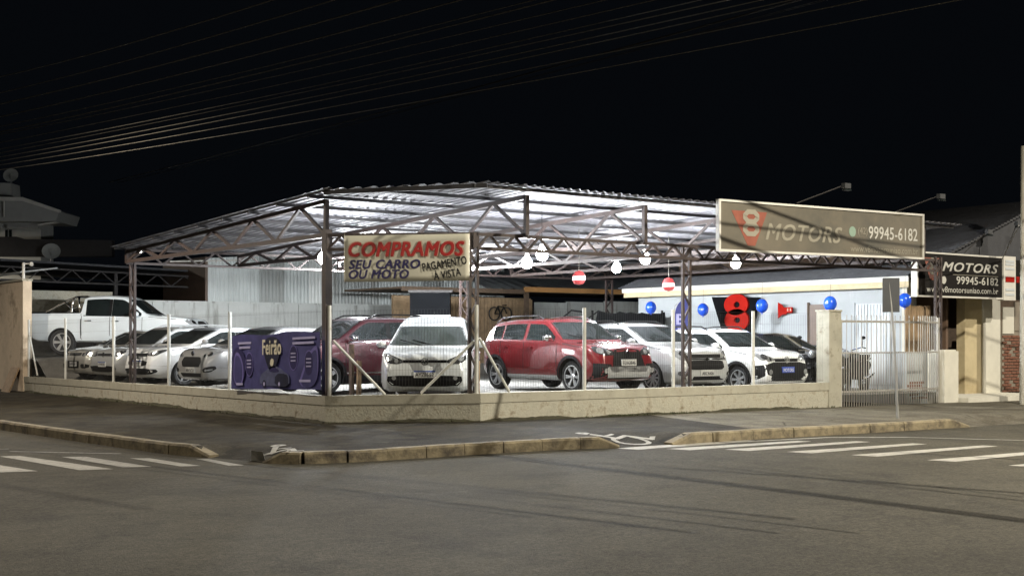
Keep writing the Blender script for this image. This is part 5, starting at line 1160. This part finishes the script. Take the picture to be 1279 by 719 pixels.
def maroon_suv(loc, rz):
    sp = hatch(4.25,1.78,1.66, 1.05, 1.08,1.12, 1.85, 3.85, 4.18, 1.08,1.14, wb=2.56, fo=.88, r=.345, windows=[(1.3,2.4),(2.5,3.35),(3.43,3.85)], pillars=[2.45], seams=[1.3,2.45,3.4], handles=[2.25,3.15], rails=(2.0,3.8), af=.22, hmat=M['chrome'], mmat=M['chrome'], tum=.32, twin=True, spokes=5)
    c = Car('maroon_sport_utility', 'dark maroon sport utility vehicle with chrome trim behind the purple banner', 'car', sp, M['maroon_paint'], loc, rz); c.finish(); c.rails(M['trim'])
    H = 2.125; c.sides('window_trim', [(H-1.35,1.1),(H-3.8,1.155),(H-3.8,1.135),(H-1.35,1.08)], M['chrome'], off=.008)
    c.sides('sill_strip', [(H-1.3,.42),(H-3.1,.42),(H-3.1,.45),(H-1.3,.45)], M['chrome'], off=.01)
    c.sides('sill_cladding', [(H-1.25,.22),(H-3.0,.22),(H-3.0,.38),(H-1.25,.38)], M['cladding'], off=.008); c.arches(M['cladding'])
    c.lamp([(.45,.8),(.46,.92),(.72,1.02),(.8,.95),(.76,.8)], 'lens', [(.62,.9,.06,'lens_dark')])
    c.patch('grille', chaikin([(-.42,.9),(.42,.9),(.4,.6),(-.4,.6)]), 0, M['grille'], off=.006)
    c.emblem(.76,.06,'bow'); c.plate('AZC6E08', .48)
def white_pickup(loc, rz):
    L = 5.3
    sp = dict(L=L, W=1.85, wb=3.08, fo=.98, r=.385, top=[(0,.72),(.03,.84),(.1,.98),(.22,1.08),(.5,1.12),(1.42,1.2),(1.46,1.22),(2.08,1.68),(2.25,1.76),(2.8,1.79),(3.3,1.765),(3.42,1.72),(3.5,1.29),(3.54,1.26),(5.2,1.25),(5.27,1.2),(5.3,1.0)],
       belt=[(0,.72),(.5,1.06),(1.42,1.12),(3.4,1.16),(3.6,1.19),(5.3,1.19)], bot=[(0,.52),(.06,.42),(.3,.36),(4.8,.4),(5.1,.55),(5.3,.62)], screen=(1.42,2.1), windows=[(1.65,2.55),(2.64,3.34)], pillars=[2.6], seams=[1.62,2.6,3.46], handles=[2.42,3.25], tum=.3, af=.2, ar=.06, hmat=M['chrome'], mmat=M['pickup_paint'], spokes=6, sw=(.09,.05))
    c = Car('white_pickup_truck', 'white crew cab pickup truck with chrome roll bar parked at the back', 'pickup truck', sp, M['pickup_paint'], loc, rz); c.finish()
    c.sides('window_trim', [(L/2-1.7,1.14),(L/2-3.4,1.165),(L/2-3.4,1.185),(L/2-1.7,1.16)], M['chrome'], off=.008)
    c.sides('bed_seam', [(L/2-3.47,.5),(L/2-3.49,.5),(L/2-3.49,1.22),(L/2-3.47,1.22)], M['gap'], off=.004)
    b = -.95; rb = MB()
    for sd in (1,-1):
        y = sd*.72
        rb.tube([(b+.05,y,1.2),(b,y,1.5),(b-.02,y*.93,1.72),(b-.02,0,1.76)] , .036, 8)
        rb.tube([(b-.25,y,1.2),(b-.2,y,1.55),(b-.12,y*.9,1.73),(b-.12,0,1.76)], .036, 8)
        rb.tube([(b-.12,y*.93,1.72),(b-.6,y,1.5),(b-1.15,y,1.2)], .034, 8)
        rb.tube([(b-.08,y,1.25),(b-.45,y,1.6)], .025, 6)
    rb.build('roll_bar', M['chrome'], c.root, 50)
    for sd in (1,-1):
        MB().tube([(b+.1,sd*.8,1.26),(b-1.6,sd*.8,1.27)], .022, 6).build('bed_rail', M['trim'], c.root)
        MB().box(-2.66,-2.58,sd*.80-.06,sd*.80+.06,.85,1.18).build('tail_light', M['taillight'], c.root)
    MB().box(-2.8,-2.6,-.85,.85,.55,.72).build('rear_bumper', M['rim'], c.root)
    c.arches(M['pickup_paint'], .05)
    c.lamp([(.5,.9),(.5,1.0),(.78,1.08),(.85,1.0),(.8,.9)], 'lens', [(.68,.98,.06,'chrome')])
    c.patch('grille', chaikin([(-.45,1.02),(.45,1.02),(.42,.7),(-.42,.7)]), 0, M['grille'], off=.006)
# ------------------------------------------------------------------ the cars where they stand
def at(f, x, y, ang): f((x, y, fl(x, y)), R(ang))
at(white_compact, .72, 2.64, 232)
at(red_crossover, 4.1, 2.6, 270)
at(silver_mpv, 6.45, 2.85, 270)
at(white_adventure, 8.95, 2.6, 270)
at(black_hatch, 11.15, 3.0, 270)
at(maroon_suv, .95, 6.1, 183)
at(silver_sedan, .95, 10.3, 188)
at(white_sedan, .55, 13.0, 188)
at(silver_wagon, .5, 15.6, 188)
at(champagne_sedan, .5, 17.9, 188)
at(white_pickup, 1.4, 22.25, -40); bpy.data.objects['white_pickup_truck'].scale = (1.07,)*3

# motorcycle behind the gate
def motorcycle(loc, rot, lb):
    mo = thing('motorcycle', lb, 'motorcycle', loc, None, True, R(rot))
    for x in (-.65,.65):
        w_ = MB().lathe([(.30,-.05),(.285,-.055),(.24,-.05),(.24,.05),(.285,.055),(.3,.05),(.3,-.05)], 28, (x,0,.3), 'y').build('wheel', M['tyre'], mo, 40)
        mb = MB().lathe([(.245,-.03),(.245,.03),(.225,.03),(.225,-.03),(.245,-.03)], 24, (x,0,.3), 'y')
        for k in range(10): t = k*math.pi/5; mb.bar((x,0,.3),(x+.23*math.cos(t),0,.3+.23*math.sin(t)),.012)
        mb.build('rim', M['rim_dark'], w_, 30)
    MB().prism(chaikin([(.35,.75),(.3,.95),(.1,1.0),(-.08,.86),(-.05,.74)],2), lambda a, b, d: (a,d,b), -.14,.14).build('tank', M['black_paint'], mo, 40)
    MB().prism(chaikin([(-.02,.78),(-.05,.86),(-.35,.84),(-.75,.93),(-.78,.85),(-.4,.74)],1), lambda a, b, d: (a,d,b), -.12,.12).build('seat', M['trim'], mo, 40)
    MB().prism(chaikin([(-.2,.35),(-.22,.65),(.15,.68),(.3,.45),(.2,.3)],1), lambda a, b, d: (a,d,b), -.12,.12).build('engine', M['steel_dark'], mo, 40)
    MB().prism([(-.45,.65),(-.9,.8),(-.9,.84),(-.4,.75)], lambda a, b, d: (a,d,b), -.09,.09).build('tail', M['black_paint'], mo)
    for s in (1,-1):
        MB().tube([(.65,s*.09,.3),(.42,s*.09,1.0)],.025,6).build('fork_leg', M['steel_dark'], mo); MB().tube([(-.65,s*.1,.3),(-.1,s*.1,.42)],.025,6).build('swing_arm', M['steel_dark'], mo)
        MB().tube([(.38,s*.05,1.02),(.34,s*.3,1.1),(.26,s*.38,1.08)],.014,6).build('handlebar', M['chrome'], mo); MB().tube([(.3,s*.3,1.1),(.36,s*.34,1.3)],.008,5).build('mirror_stem', M['trim'], mo); MB().ball((.36,s*.35,1.33),.06,10,6,(.4,1,.7)).build('mirror', M['trim'], mo)
    MB().prism(chaikin([(.5,.5),(.55,.95),(.1,.7),(-.6,.78),(-.75,.62),(-.3,.38),(.2,.3)],1), lambda a, b, d: (a,d,b), -.16,.16).build('side_panel', M['trim'], mo, 40)
    MB().ball((.55,0,.93),.1,12,8,(.8,1,1)).build('headlight', M['lens'], mo, 60); MB().tube([(-.05,.17,.35),(-.4,.17,.33),(-.85,.17,.45)],.04,8).build('exhaust', M['chrome'], mo, 40)
    MB().prism([(.38,.62),(.6,.66),(.9,.6),(.88,.64),(.62,.7),(.38,.66)], lambda a, b, d: (a,d,b), -.07,.07).build('mudguard', M['black_paint'], mo)
motorcycle((12.0, 1.15, fl(12,1.2)), 198, 'dark motorcycle parked behind the middle of the bar gate')
motorcycle((10.9, 1.35, fl(11,1.3)), 204, 'dark motorcycle parked behind the bar gate next to the concrete pillar')
